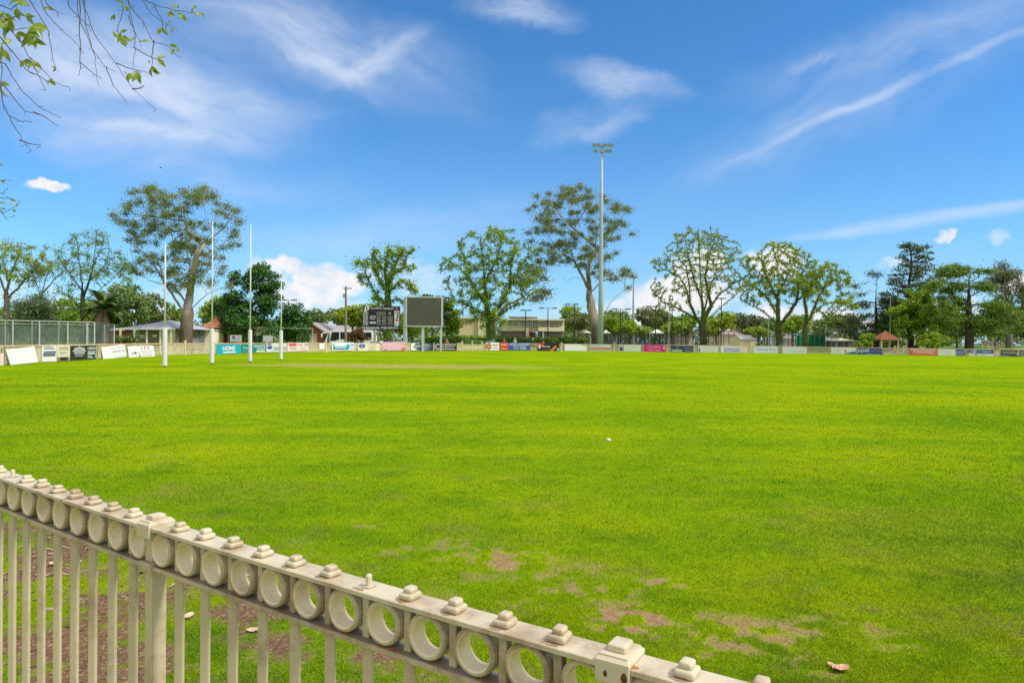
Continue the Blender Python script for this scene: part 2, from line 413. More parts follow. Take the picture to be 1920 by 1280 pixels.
ge = q.n('ShaderNodeNewGeometry'); gc, _, _ = grasscol(q, ge.outputs['Position'])
cr = q.n('ShaderNodeValToRGB', {0: ge.outputs['Random Per Island']})
for i, (p_, c_) in enumerate(((0, (.55, .64, .6)), (.4, (.95, 1.0, 1.0)), (.78, (1.35, 1.25, 1.4)), (.96, (1.7, 1.3, 12)))):
    e = cr.color_ramp.elements[i] if i < 2 else cr.color_ramp.elements.new(p_)
    e.position = p_; e.color = (*c_, 1)
gc = q.mix(1.0, gc, cr.outputs[0], 'MULTIPLY')
d_ = q.n('ShaderNodeBsdfDiffuse', {0: gc}); t_ = q.n('ShaderNodeBsdfTranslucent', {0: gc})
mx = q.n('ShaderNodeMixShader', {0: .4, 1: d_.outputs[0], 2: t_.outputs[0]})
gl = q.n('ShaderNodeBsdfGlossy', {0: (1, 1, 1, 1), 'Roughness': .5}); m2_ = q.n('ShaderNodeMixShader', {0: .004, 1: mx.outputs[0], 2: gl.outputs[0]})
q.n('ShaderNodeOutputMaterial', {0: m2_.outputs[0]})
gr = link('grass', blades(), bm_); tag(gr, 'mown bright green grass covering the oval, thin near the iron fence', 'grass', kind='stuff')

# ------------------------------------------------------------------ near cast-iron fence
def ironmat(name, base, grime, amt, rust, ledge=0.):
    m = bpy.data.materials.new(name); m.use_nodes = True; q = NB(m.node_tree); bs = m.node_tree.nodes['Principled BSDF']
    P = q.n('ShaderNodeNewGeometry').outputs['Position']
    a = q.noise(P, 14., 6, .65).outputs['Fac']; c_ = q.noise(P, 5., 5, .7).outputs['Fac']; sp_ = q.noise(P, 160., 3, .6).outputs['Fac']; r_ = q.noise(P, 9.5, 7, .72).outputs['Fac']
    col = q.mix(q.rng(a, .3, .7), tuple(x * .93 for x in base), tuple(x * 1.05 for x in base))
    col = q.mix(q.rng(q.math('ADD', c_, q.math('MULTIPLY', a, .3)), .78 - amt, .98 - amt, 0, .85), col, grime)
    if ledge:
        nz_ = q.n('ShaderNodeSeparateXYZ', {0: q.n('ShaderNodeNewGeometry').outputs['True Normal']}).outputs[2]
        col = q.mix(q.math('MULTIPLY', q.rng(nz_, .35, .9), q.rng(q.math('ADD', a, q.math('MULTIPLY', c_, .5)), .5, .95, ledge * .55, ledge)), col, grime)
    col = q.mix(q.rng(sp_, .66, .74, 0, .55), col, tuple(x * .6 for x in grime))
    col = q.mix(q.rng(r_, rust, rust + .06, 0, .9), col, (.26, .10, .028))
    m.node_tree.links.new(col, bs.inputs['Base Color']); bs.inputs['Roughness'].default_value = .42; bs.inputs['Specular IOR Level'].default_value = .4
    bp = q.n('ShaderNodeBump', {'Strength': .25, 'Distance': .003, 'Height': q.math('ADD', a, q.math('MULTIPLY', sp_, .4))})
    m.node_tree.links.new(bp.outputs[0], bs.inputs['Normal'])
    return m
CREAM = (.6, .5, .36)
M_top = ironmat('cream_enamel', (.575, .505, .36), (.33, .235, .14), .19, .635)
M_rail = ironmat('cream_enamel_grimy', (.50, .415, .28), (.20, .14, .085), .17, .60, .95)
M_bar = ironmat('cream_enamel_bar', (.535, .46, .31), (.33, .24, .15), .11, .66)
M_ring = ironmat('cream_enamel_ring', (.575, .50, .34), (.24, .165, .095), .2, .625)
M_rust = mat('rust', (.13, .045, .018), .9, .5, 60., bump=.4)
nf = empty('iron_fence', fence_at(0)[0] * 1, 0, 'cream cast iron picket fence with row of rings and stepped caps, in the near foreground', 'fence')
nf.location.z = 0
S0, S1 = -14 * PITCHF, 27 * PITCHF
POSTS = (-12, 0, 12, 24)
def sweep(name, s0, s1, w, ztop, th, m, bev=.0018):
    n = max(2, int((s1 - s0) / .1)); mb = MB(); rings = []
    for i in range(n + 1):
        p, t, nn = fence_at(s0 + (s1 - s0) * i / n); z = p.z + ztop
        rings.append([Vector((p.x, p.y, 0)) + nn * a + Vector((0, 0, z + c)) for a, c in ((-w / 2, -th), (-w / 2, -bev), (-w / 2 + bev, 0), (w / 2 - bev, 0), (w / 2, -bev), (w / 2, -th))])
    o = []
    for r_ in rings: mb.v += r_
    k_ = 6
    for i in range(n):
        for j in range(k_): mb.f.append((i * k_ + j, i * k_ + (j + 1) % k_, (i + 1) * k_ + (j + 1) % k_, (i + 1) * k_ + j))
    mb.f.append(tuple(range(k_))); mb.f.append(tuple(n * k_ + j for j in range(k_)))
    return mb.build(name, m, nf)
RT, RING_O, RING_I, RD = .011, .0505, .0385, .050
ZR = -RT - .052; ZL = -RT - .105
segs = [(-14, -12)] + [(POSTS[i], POSTS[i + 1]) for i in range(3)] + [(24, 27)]
for a, c in segs:
    g0 = .034
    sweep('top_rail', a * PITCHF + (g0 if a in POSTS else 0), c * PITCHF - (g0 if c in POSTS else 0), .07, 0, RT, M_top)
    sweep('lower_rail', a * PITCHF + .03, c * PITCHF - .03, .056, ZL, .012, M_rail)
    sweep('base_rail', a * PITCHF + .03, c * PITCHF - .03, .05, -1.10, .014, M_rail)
def bev_box(dims, z, bev, segs=3):
    bm = bmesh.new(); bmesh.ops.create_cube(bm, size=1)
    for v_ in bm.verts: v_.co = Vector((v_.co.x * dims[0], v_.co.y * dims[1], (v_.co.z + .5) * dims[2] + z))
    bmesh.ops.bevel(bm, geom=list(bm.edges), offset=bev, segments=segs, affect='EDGES', profile=.6)
    return bm
def bm_mesh(name, bms, smooth=True):
    me = bpy.data.meshes.new(name); out = bmesh.new()
    for x_ in bms:
        t_ = bpy.data.meshes.new('t'); x_.to_mesh(t_); x_.free(); out.from_mesh(t_); bpy.data.meshes.remove(t_)
    out.to_mesh(me); out.free()
    for p_ in me.polygons: p_.use_smooth = smooth
    return me
def frustum(b0, b1, z0, z1):
    bm = bmesh.new(); vs = [bm.verts.new((sx * w_[0] / 2, sy * w_[1] / 2, z_)) for w_, z_ in ((b0, z0), (b1, z1)) for sx, sy in ((-1, -1), (1, -1), (1, 1), (-1, 1))]
    for f_ in ((3, 2, 1, 0), (4, 5, 6, 7), (0, 1, 5, 4), (1, 2, 6, 5), (2, 3, 7, 6), (3, 0, 4, 7)): bm.faces.new([vs[i] for i in f_])
    return bm
fin_me = bm_mesh('finial', [bev_box((.0375, .042, .0150), 0, .0072), bev_box((.0245, .028, .0150), .0125, .0068)]); fin_me.materials.append(M_top)
rod_me = MB().tube([(0, 0, 0), (0, 0, .024), (0, 0, .028)], [.0075, .0075, .005], 12).poly([(-.013, -.013, .001), (.013, -.013, .001), (.013, .013, .001), (-.013, .013, .001)], [(0, 1, 2, 3)])
ring_bm = bmesh.new()
prof = [(RING_I, RD / 2 - .004), (RING_I + .003, RD / 2), (RING_O - .004, RD / 2), (RING_O, RD / 2 - .005), (RING_O, -RD / 2 + .005), (RING_O - .004, -RD / 2), (RING_I + .003, -RD / 2), (RING_I, -RD / 2 + .004)]
nn_ = 40; rv = [[ring_bm.verts.new((r_ * math.cos(2 * math.pi * i / nn_), d_, r_ * math.sin(2 * math.pi * i / nn_))) for r_, d_ in prof] for i in range(nn_)]
for i in range(nn_):
    for j in range(8): ring_bm.faces.new((rv[i][j], rv[i][(j + 1) % 8], rv[(i + 1) % nn_][(j + 1) % 8], rv[(i + 1) % nn_][j]))
bmesh.ops.recalc_face_normals(ring_bm, faces=ring_bm.faces)
for i in range(nn_):
    for j in (0, 1, 2, 3, 4, 5, 6, 7):
        e_ = ring_bm.edges.get((rv[i][j], rv[(i + 1) % nn_][j]))
        if e_: e_.smooth = False
M_bore_lit = ironmat('cream_enamel_bore_lit', (.78, .66, .43), (.38, .27, .15), .10, .66)  # ring bores: same enamel coloured paler and warmer, to look lit inside
ring_me = bm_mesh('ring', [ring_bm]); ring_me.materials.append(M_ring); ring_me.materials.append(M_bore_lit)
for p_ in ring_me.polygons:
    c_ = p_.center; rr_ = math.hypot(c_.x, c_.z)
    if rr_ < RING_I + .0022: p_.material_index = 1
web_me = bm_mesh('web', [bev_box((.020, .022, .105), 0, .002, 1)], False); web_me.materials.append(M_ring)
bar_me = bm_mesh('picket', [bev_box((.0245, .0135, 1.0), 0, .0015, 1)], False); bar_me.materials.append(M_bar)
def put(name, me, loc, rz):
    o = bpy.data.objects.new(name, me); COL.objects.link(o); o.parent = nf; o.location = Vector(loc) - nf.location; o.rotation_euler.z = rz; return o
rod_mesh = None
for n_ in range(-14, 28):
    p, t, nn = fence_at(n_ * PITCHF); rz = math.atan2(t.y, t.x)
    if n_ in POSTS:
        po = MB(); zt = p.z
        po.obox(Vector((p.x, p.y, (zt - .03) / 2 - .1)), t * .0215, nn * .0215, Vector((0, 0, (zt - .03) / 2 + .1)))
        po.build('post', M_bar, nf, bevel=.002)
        cap = bm_mesh('post_cap', [bev_box((.066, .084, .040), -.034, .003, 2), frustum((.066, .084), (.054, .068), .0062, .0135), bev_box((.056, .070, .004), .0118, .0012, 1), bev_box((.036, .043, .015), .0142, .0055, 3)], False)
        cap.materials.append(M_top); put('post_cap', cap, p, rz)
        cl = bm_mesh('rail_clamp', [bev_box((.062, .074, .03), 0, .004, 2)], False); cl.materials.append(M_rail); put('rail_clamp', cl, p + Vector((0, 0, ZL - .020)), rz)
        if n_ == 12:
            for a_, s_ in ((-.012, .0042), (.024, .0065)):
                bo = MB(); c_ = p + t * a_ - nn * .0422 + Vector((0, 0, -.016))
                bo.poly([c_ + t * (s_ * math.cos(i * math.pi / 6) * (1 - .35 * max(0, math.sin(i * math.pi / 6)))) + Vector((0, 0, s_ * 1.5 * math.sin(i * math.pi / 6))) for i in range(12)] + [c_ - nn * .002], [(i, (i + 1) % 12, 12) for i in range(12)] )
                bo.build('rusted_bolt_hole', M_rust, nf)
    else:
        put('web', web_me, p + Vector((0, 0, ZL)), rz)
        put('picket', bar_me, p + Vector((0, 0, ZL - .011 - 1.0)), math.radians(-2))
        if n_ in (7, -8):
            o = rod_me.build('finial_stud', M_top, nf, smooth=False) if rod_mesh is None else None
            if o is None: o = bpy.data.objects.new('finial_stud', rod_mesh); COL.objects.link(o); o.parent = nf
            if rod_mesh is None:
                rod_mesh = o.data; o.data.transform(Matrix.Translation(nf.location))
            o.location = p - nf.location + Vector((0, 0, .001)); o.rotation_euler.z = rz
        else:
            f_ = put('finial', fin_me, p, rz + random.uniform(-.1, .1)); f_.scale = (1, 1, random.uniform(.9, 1.08))
    pr, tr_, nr_ = fence_at((n_ + .5) * PITCHF)
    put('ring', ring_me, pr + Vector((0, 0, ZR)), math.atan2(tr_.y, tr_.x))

# rust blooms where water sits, brown patches front-left of each finial
def stain(sv, off, z, ra, rb, seed, m, name):
    p, t, nn = fence_at(sv * PITCHF); r_ = random.Random(seed); c = p + nn * off + Vector((0, 0, z)); mb = MB(); n = 14
    mb.poly([c + t * (ra * math.cos(2 * math.pi * i / n) * r_.uniform(.45, 1.1)) + nn * (rb * math.sin(2 * math.pi * i / n) * r_.uniform(.45, 1.1)) for i in range(n)], [tuple(range(n))])
    mb.build(name, m, nf)
M_rust2 = mat('rust_bloom', (.36, .15, .035), .9, .4, 90.); M_brown = mat('rail_brown', (.27, .195, .12), .95, .35, 60.)
stain(8, -.027, .0008, .013, .007, 1, M_rust2, 'rust_stain'); stain(12.28, -.026, .0008, .012, .009, 5, M_rust2, 'rust_stain')
for k_ in (6.55, 7.45, 7.7, 10.3, 3.4): stain(k_, -.021, ZL + .0008, .016, .007, int(k_ * 10), M_rust2, 'rust_stain')
for k_ in range(-9, 16):
    if k_ not in POSTS: stain(k_ - .07, -.024, .0006, .016 + .006 * random.random(), .009, k_ + 40, M_brown, 'brown_patch')
# ------------------------------------------------------------------ trees
def fence_depth(px):
    t = [(-400, 33), (-150, 38), (0, 42), (130, 50.3), (300, 66.6), (400, 73.5), (520, 82.3), (640, 91.4), (760, 100), (900, 107.7), (1000, 109.8), (1100, 110), (1300, 106.7), (1500, 103.8), (1700, 97), (1850, 93), (1920, 91), (2100, 85), (2400, 76)]
    return float(np.interp(px, [a for a, c in t], [c for a, c in t]))
BARK_GUM = mat('gum_bark', (.27, .225, .185), .9, .4, .9, bump=.6, stretch=(1, 1, .3), col2=(.085, .06, .045), thr=(.46, .58))
def gumbark():
    m = bpy.data.materials.new('gum_bark'); m.use_nodes = True; q = NB(m.node_tree); bs = m.node_tree.nodes['Principled BSDF']; bs.inputs['Roughness'].default_value = .9; bs.inputs['Specular IOR Level'].default_value = .15
    t = q.n('ShaderNodeTexCoord').outputs['Object']; st = q.n('ShaderNodeVectorMath', {0: t, 1: (1, 1, .3)}, operation='MULTIPLY').outputs[0]
    n1 = q.noise(st, 1.1, 6, .65).outputs['Fac']; n2 = q.noise(st, .5, 5, .7).outputs['Fac']; z = q.n('ShaderNodeSeparateXYZ', {0: t}).outputs[2]
    pale = q.mix(q.rng(n1, .3, .7), (.26, .22, .18), (.44, .39, .33)); pale = q.mix(q.rng(n2, .5, .6), pale, (.15, .11, .085))
    rough = q.mix(q.rng(n1, .3, .7), (.06, .042, .03), (.20, .15, .11))
    col = q.mix(q.rng(q.math('ADD', z, q.math('MULTIPLY', n2, 8.)), 6., 11.), rough, pale); m.node_tree.links.new(col, bs.inputs['Base Color'])
    bp = q.n('ShaderNodeBump', {'Strength': .6, 'Distance': .06, 'Height': n1}); m.node_tree.links.new(bp.outputs[0], bs.inputs['Normal']); return m
BARK_GUM = gumbark()
BARK_ELM = mat('elm_bark', (.065, .055, .034), .95, .4, 2., bump=.6, col2=(.07, .11, .02), thr=(.45, .6))
BARK_DARK = mat('dark_bark', (.06, .045, .035), .95, .4, 2., bump=.6)
BARK_GREY = mat('grey_bark', (.15, .125, .105), .95, .35, 1.5, bump=.5)
BARK_MOSS = mat('ivy_bark', (.10, .075, .05), .95, .4, 2., bump=.6, col2=(.05, .11, .015), thr=(.4, .55))
LF = {
 'gum': leafmat('gum_leaf', [(0.113, 0.167, 0.0402), (0.206, 0.264, 0.064), (0.309, 0.334, 0.0913), (0.268, 0.39, 0.0821)], .25),
 'gumgrey': leafmat('grey_gum_leaf', [(0.102, 0.131, 0.0558), (0.188, 0.222, 0.0981), (0.239, 0.263, 0.112)], .25),
 'elm': leafmat('elm_leaf', [(0.168, 0.271, 0.00855), (0.335, 0.464, 0.012), (0.516, 0.598, 0.017), (0.269, 0.369, 0.0127)], .4),
 'plane': leafmat('plane_leaf', [(0.121, 0.226, 0.0101), (0.266, 0.451, 0.0141), (0.484, 0.62, 0.0202), (0.193, 0.316, 0.0151)], .4),
 'dark': leafmat('dark_leaf', [(0.0143, 0.0624, 0.0107), (0.0356, 0.133, 0.0178), (0.0802, 0.232, 0.0285), (0.152, 0.356, 0.0446)], .25),
 'mid': leafmat('mid_leaf', [(0.108, 0.212, 0.0112), (0.231, 0.397, 0.0158), (0.403, 0.567, 0.0225)], .35),
 'lime': leafmat('lime_leaf', [(0.186, 0.31, 0.0186), (0.341, 0.496, 0.0232), (0.465, 0.589, 0.031)], .4),
 'olive': leafmat('olive_leaf', [(0.113, 0.158, 0.0335), (0.214, 0.275, 0.0524), (0.301, 0.341, 0.0837)], .3),
 'brown': leafmat('brown_leaf', [(0.161, 0.247, 0.0642), (0.241, 0.348, 0.096), (0.144, 0.289, 0.0578)], .3),
 'conifer': leafmat('conifer_leaf', [(0.0389, 0.0833, 0.0312), (0.0781, 0.143, 0.0417), (0.143, 0.209, 0.0781), (0.221, 0.195, 0.104)], .15),
 'cedar': leafmat('cedar_leaf', [(0.0704, 0.147, 0.0179), (0.152, 0.281, 0.0245), (0.258, 0.391, 0.0391), (0.141, 0.219, 0.0446)], .2),
 'palm': leafmat('palm_leaf', [(0.031, 0.0775, 0.0155), (0.0775, 0.147, 0.0248), (0.139, 0.186, 0.0465)], .2),
 'deadpalm': leafmat('dead_frond', [(0.202, 0.132, 0.0775), (0.31, 0.217, 0.139), (0.139, 0.093, 0.062)], .2),
 'red': leafmat('red_leaf', [(.045, .06, .02), (.13, .09, .035), (.30, .13, .06), (.36, .17, .08)], .3),
 'spring': leafmat('spring_leaf', [(0.248, 0.372, 0.0186), (0.403, 0.527, 0.031), (0.558, 0.6, 0.062)], .5),
}
def leaf_mesh(name, C, L, Wd, droop=0.):
    """small rhombic leaves at centres C"""
    n = len(C); a = RNG.normal(size=(n, 3)); a[:, 2] -= droop; a /= np.linalg.norm(a, axis=1, keepdims=True)
    r = RNG.normal(size=(n, 3)); b_ = np.cross(a, r); b_ /= np.linalg.norm(b_, axis=1, keepdims=True) + 1e-9
    l = (L * (.6 + .8 * RNG.random(n)))[:, None]; w = (Wd * (.6 + .8 * RNG.random(n)))[:, None]
    V = np.stack([C - a * l / 2, C + b_ * w / 2, C + a * l / 2, C - b_ * w / 2], 1)
    return npmesh(name, V.reshape(-1, 3), np.arange(4 * n).reshape(-1, 4), 4)
def skeleton(base, limbs, att, step, kill, jit=.18, up=.0, maxit=140):
    pos = []; par = []
    for li, pl in enumerate(limbs):
        pl = [np.array(p) for p in pl]
        if li == 0: pos.append(pl[0]); par.append(-1); cur = 0
        else:
            d = np.linalg.norm(np.array(pos) - pl[0], axis=1); cur = int(d.argmin())
            pl[0] = pos[cur]
        for a_, c_ in zip(pl[:-1], pl[1:]):
            k_ = max(1, int(round(np.linalg.norm(c_ - a_) / step)))
            for i in range(1, k_ + 1):
                w_ = RNG.normal(0, step * .07, 3) if i < k_ else 0
                pos.append(a_ + (c_ - a_) * i / k_ + w_); par.append(cur); cur = len(pos) - 1
    P_ = np.array(pos); nmain = len(pos)
    if len(att):
        D = np.linalg.norm(att[:, None] - P_[None], axis=2); near = D.argmin(1); dist = D.min(1)
        alive = dist > kill
        for it in range(maxit):
            if alive.sum() < 3: break
            ai = np.where(alive)[0]; nn_ = near[ai]
            dv = att[ai] - P_[nn_]; dv /= np.linalg.norm(dv, axis=1, keepdims=True) + 1e-9
            un, inv = np.unique(nn_, return_inverse=True)
            acc_ = np.zeros((len(un), 3)); np.add.at(acc_, inv, dv)
            acc_ += RNG.normal(0, jit, acc_.shape) * np.linalg.norm(acc_, axis=1, keepdims=True); acc_[:, 2] += up * np.linalg.norm(acc_, axis=1)
            acc_ /= np.linalg.norm(acc_, axis=1, keepdims=True) + 1e-9
            new = P_[un] + acc_ * step; o = len(P_)
            P_ = np.vstack([P_, new]); par += un.tolist()
            d2 = np.linalg.norm(att[ai][:, None] - new[None], axis=2); j = d2.argmin(1); dm = d2.min(1)
            imp = dm < dist[ai] - 1e-6
            near[ai[imp]] = o + j[imp]; dist[ai[imp]] = dm[imp]
            alive &= dist > kill
            if len(P_) > 5200: break
    return P_, np.array(par), nmain
def branch_mesh(name, P_, par, rad, m, parent, nside=6, rmin=0.):
    n = len(P_); ch = [[] for _ in range(n)]
    for i in range(1, n): ch[par[i]].append(i)
    V = []; F = []
    stack = [(0, -1)]
    while stack:
        s, pp = stack.pop()
        chain = [s] if pp < 0 else [pp, s]
        while ch[chain[-1]]:
            cs = sorted(ch[chain[-1]], key=lambda i: -rad[i]); node = chain[-1]
            for c_ in cs[1:]: stack.append((c_, node))
            chain.append(cs[0])
        if len(chain) < 2: continue
        ns = nside + 3 if rad[chain[min(1, len(chain) - 1)]] > .25 else (nside if rad[chain[1]] > .07 else 4)
        pts = P_[chain]; rr = rad[chain].copy()
        if pp >= 0: rr[0] = min(rr[0], rr[1] * 1.25)
        tg = np.gradient(pts, axis=0); tg /= np.linalg.norm(tg, axis=1, keepdims=True) + 1e-9
        a = np.array([1., 0, 0]) if abs(tg[0][0]) < .8 else np.array([0, 1., 0]); o = len(V)
        for i in range(len(chain)):
            a = a - tg[i] * a.dot(tg[i]); a /= np.linalg.norm(a) + 1e-9; bb = np.cross(tg[i], a)
            for j in range(ns):
                th = 2 * math.pi * j / ns; w_ = 1 + .12 * math.sin(3 * th + i * .9) if rr[i] > .3 else 1
                V.append(pts[i] + (a * math.cos(th) + bb * math.sin(th)) * rr[i] * w_)
        for i in range(len(chain) - 1):
            for j in range(ns): F.append((o + i * ns + j, o + i * ns + (j + 1) % ns, o + (i + 1) * ns + (j + 1) % ns, o + (i + 1) * ns + j))
    me = npmesh(name, np.array(V), np.array(F), 4)
    for p_ in me.polygons: p_.use_smooth = True
    return link(name, me, m, parent)
def env_points(env, Y, n, depthf=.8, shell=.0, dy0=0., spike=0.):
    w = np.array([e[2] * e[3] for e in env], float); w /= w.sum(); out = []
    for _ in range(n):
        e = env[RNG.choice(len(env), p=w)]
        d = RNG.normal(size=3); d /= np.linalg.norm(d); r = (shell + (1 - shell) * RNG.random()) ** (1 / 2.4) * (1.0 if RNG.random() > spike else RNG.uniform(1.05, 1.35))
        sx = Y / FPX; dy = d[1] * r * e[2] * sx * depthf + dy0 + (e[4] if len(e) > 4 else 0)
        out.append(W(e[0] + d[0] * r * e[2], e[1] + d[2] * r * e[3], Y + dy))
    return np.array([tuple(p) for p in out])
def tree(name, label, base, Y, limbs, env, bark, leaf, cat='tree', group=None, fork=.82, ivy=0, n_att=420, step=.62, kill=1.1, base_r=.6, expo=.5, rmin=.022,
         leaves=9000, L=.26, Wd=.13, clump=.55, flat=1., tufts=0, droop=.0, depthf=.85, jit=.18, shell=.0, spread=.55, up=0., bare=0.):
    org = W(base, 640, Y); org.z = 0
    root = empty(name, org, 0, label, cat, group); o3 = np.array(org)
    lims = []
    for i, pl in enumerate(limbs):
        ang = RNG.uniform(-1, 1) * spread; L0 = 0; out = []
        for j, (px, py) in enumerate(pl):
            if j: L0 += math.hypot(px - pl[j - 1][0], py - pl[j - 1][1]) * Y / FPX
            dy = ang * L0 if i else 0
            p = W(px, py, Y + dy)
            if i == 0 and j == 0: p.z = -.15
            out.append(np.array(p) - o3)
        lims.append(out)
    att = env_points(env, Y, n_att, depthf, shell, 0., .09) - o3 if n_att else np.zeros((0, 3))
    P_, par, nm = skeleton(o3, lims, att, step, kill, jit, up)
    n = len(P_); cnt = np.zeros(n); hasch = np.zeros(n, bool)
    for i in range(n - 1, 0, -1):
        if cnt[i] == 0: cnt[i] = 1
        cnt[par[i]] += cnt[i] * 1.0; hasch[par[i]] = True
    cnt[0] = max(cnt[0], 1)
    rad = np.maximum(rmin, base_r * (cnt / cnt[0]) ** expo)
    # limbs drawn from the photograph keep some girth
    pl_ = np.zeros(n)
    for i in range(1, n): pl_[i] = pl_[par[i]] + np.linalg.norm(P_[i] - P_[par[i]])
    rad = np.maximum(rmin, rad * (1 - .62 * np.clip((pl_ / pl_.max() - .12) / .6, 0, 1)))
    L0_ = sum(np.linalg.norm(b_ - a_) for a_, b_ in zip(lims[0][:-1], lims[0][1:])); on0 = np.arange(n) < (len([0]) + sum(max(1, int(round(np.linalg.norm(b_ - a_) / step))) for a_, b_ in zip(lims[0][:-1], lims[0][1:])))
    rad = np.where(on0, rad, np.maximum(rmin, rad * fork))
    rad[0] *= 1.28
    if nm > 1: rad[1] *= 1.12
    branch_mesh('trunk', P_, par, rad, bark, root)
    if leaves:
        thin = np.where(rad < base_r * .22)[0]; term = np.where(~hasch)[0]
        if bare: term = term[RNG.random(len(term)) > bare]
        k1 = int(leaves * (1 - tufts)); c1 = P_[RNG.choice(term, k1)] if len(term) else np.zeros((0, 3))
        c2 = P_[RNG.choice(np.arange(2, n), int(leaves * tufts), p=None)] if tufts else np.zeros((0, 3))
        cl = RNG.normal(size=(len(c1), 3)) * clump * np.array([1, 1, flat]) * RNG.choice([.6, 1.0, 1.45], (len(c1), 1), p=[.35, .4, .25])
        c1 = c1 + cl; c2 = c2 + RNG.normal(size=(len(c2), 3)) * clump * .55
        c3 = np.zeros((0, 3))
        if ivy:
            pk = RNG.integers(0, nm, ivy); pk = pk[RNG.random(ivy) < np.clip(rad[pk] / (base_r * .55), .12, 1)]; d3 = RNG.normal(size=(len(pk), 3)); d3 /= np.linalg.norm(d3, axis=1, keepdims=True)
            c3 = P_[pk] + d3 * (rad[pk] * 1.05 + .05)[:, None] + RNG.normal(0, .12, (len(pk), 3)) + np.stack([np.zeros(len(pk)), np.zeros(len(pk)), RNG.uniform(-.4, .4, len(pk))], -1)
        C = np.vstack([c1, c2, c3]); C[:, 2] = np.maximum(C[:, 2], .05)
        link('crown', leaf_mesh('crown', C, L, Wd, droop), LF[leaf], root)
    return root
def bushy(name, label, px, Y, blobs, leaf, n=5000, L=.3, Wd=.2, bark=BARK_DARK, trunk_px=None, cat='tree', group=None, shell=.35, clumpn=60, clr=.55, depthf=.8, r=.22):
    """dense crown: leaf clumps through its volume, on a short forked trunk"""
    org = W(px, 640, Y); org.z = 0; root = empty(name, org, 0, label, cat, group); o3 = np.array(org)
    cc = env_points(blobs, Y, clumpn, depthf, shell) - o3
    top = max(blobs, key=lambda e: e[2] * e[3]); tp = np.array(W(top[0], top[1], Y)) - o3
    sz = RNG.uniform(.6, 1.35, len(cc)); pr = sz ** 2 / (sz ** 2).sum()
    ci = RNG.choice(len(cc), n, p=pr)
    d = RNG.normal(size=(n, 3)); d /= np.linalg.norm(d, axis=1, keepdims=True); d *= (RNG.random(n) ** .4)[:, None]
    C = cc[ci] + d * (clr * sz[ci])[:, None] * np.array([1.25, 1.25, .8]); C[:, 2] = np.maximum(C[:, 2], .04)
    mid = np.array([tp[0] * .5, 0, max(.4, tp[2] * .55)])
    lims = [[np.array([0, 0, -.1]), mid, tp]]
    P_, par, nm = skeleton(o3, lims, cc[RNG.choice(len(cc), min(len(cc), 34))], .7, 1.2)
    k_ = len(P_); cnt = np.zeros(k_)
    for i in range(k_ - 1, 0, -1):
        cnt[i] = max(cnt[i], 1); cnt[par[i]] += cnt[i]
    rad = np.maximum(.03, r * (cnt / max(cnt[0], 1)) ** .5)
    branch_mesh('trunk', P_, par, rad, bark, root, 5)
    link('crown', leaf_mesh('crown', C, L, Wd), LF[leaf], root)
    return root
def clone(root, loc, sc, rz, label, group=None):
    r_ = root.copy(); COL.objects.link(r_); r_.location = loc; r_.rotation_euler.z = rz; r_.scale = (sc[0], sc[0], sc[1]); r_['label'] = label
    if group: r_['group'] = group
    for c_ in root.children:
        d = c_.copy(); COL.objects.link(d); d.parent = r_
    return r_

# --- the big river gum behind the goal posts
tree('gum_tree', 'huge old gum tree with thick pale trunk standing behind the goal posts', 350, 79,
     [[(350, 642), (349, 615), (352, 588)], [(351, 592), (341, 579), (325, 555), (309, 531), (295, 506), (271, 475), (245, 455)],
      [(352, 588), (355, 560), (357, 531), (356, 500), (352, 476), (346, 461), (325, 448), (305, 420), (292, 392), (283, 362)], [(356, 545), (362, 510), (369, 478), (380, 455), (397, 436), (385, 405), (383, 370)],
      [(353, 586), (364, 574), (376, 562), (388, 552), (408, 542), (429, 538)], [(354, 572), (338, 552), (316, 531), (298, 532), (280, 526)], [(380, 455), (405, 440), (425, 420), (440, 405)], [(346, 461), (350, 430), (345, 400), (330, 370)],
      [(305, 420), (275, 405), (250, 402)], [(309, 531), (300, 500), (290, 470)], [(357, 531), (375, 515), (392, 505)], [(325, 448), (290, 440), (262, 432)]],
     [(282, 372, 55, 28), (240, 405, 36, 26), (300, 400, 60, 42), (368, 372, 48, 24), (425, 408, 34, 26), (345, 440, 50, 40), (270, 440, 45, 30), (432, 440, 22, 28), (325, 480, 50, 24), (385, 480, 34, 36), (260, 500, 40, 20), (400, 520, 16, 18), (345, 520, 40, 30)],
     BARK_GUM, 'gum', n_att=850, step=.5, kill=.66, base_r=.70, expo=.5, fork=.76, bare=.1, leaves=40000, L=.23, Wd=.075, clump=.34, droop=.9, flat=.75, jit=.25, spread=.5, group='large gums behind the fence')
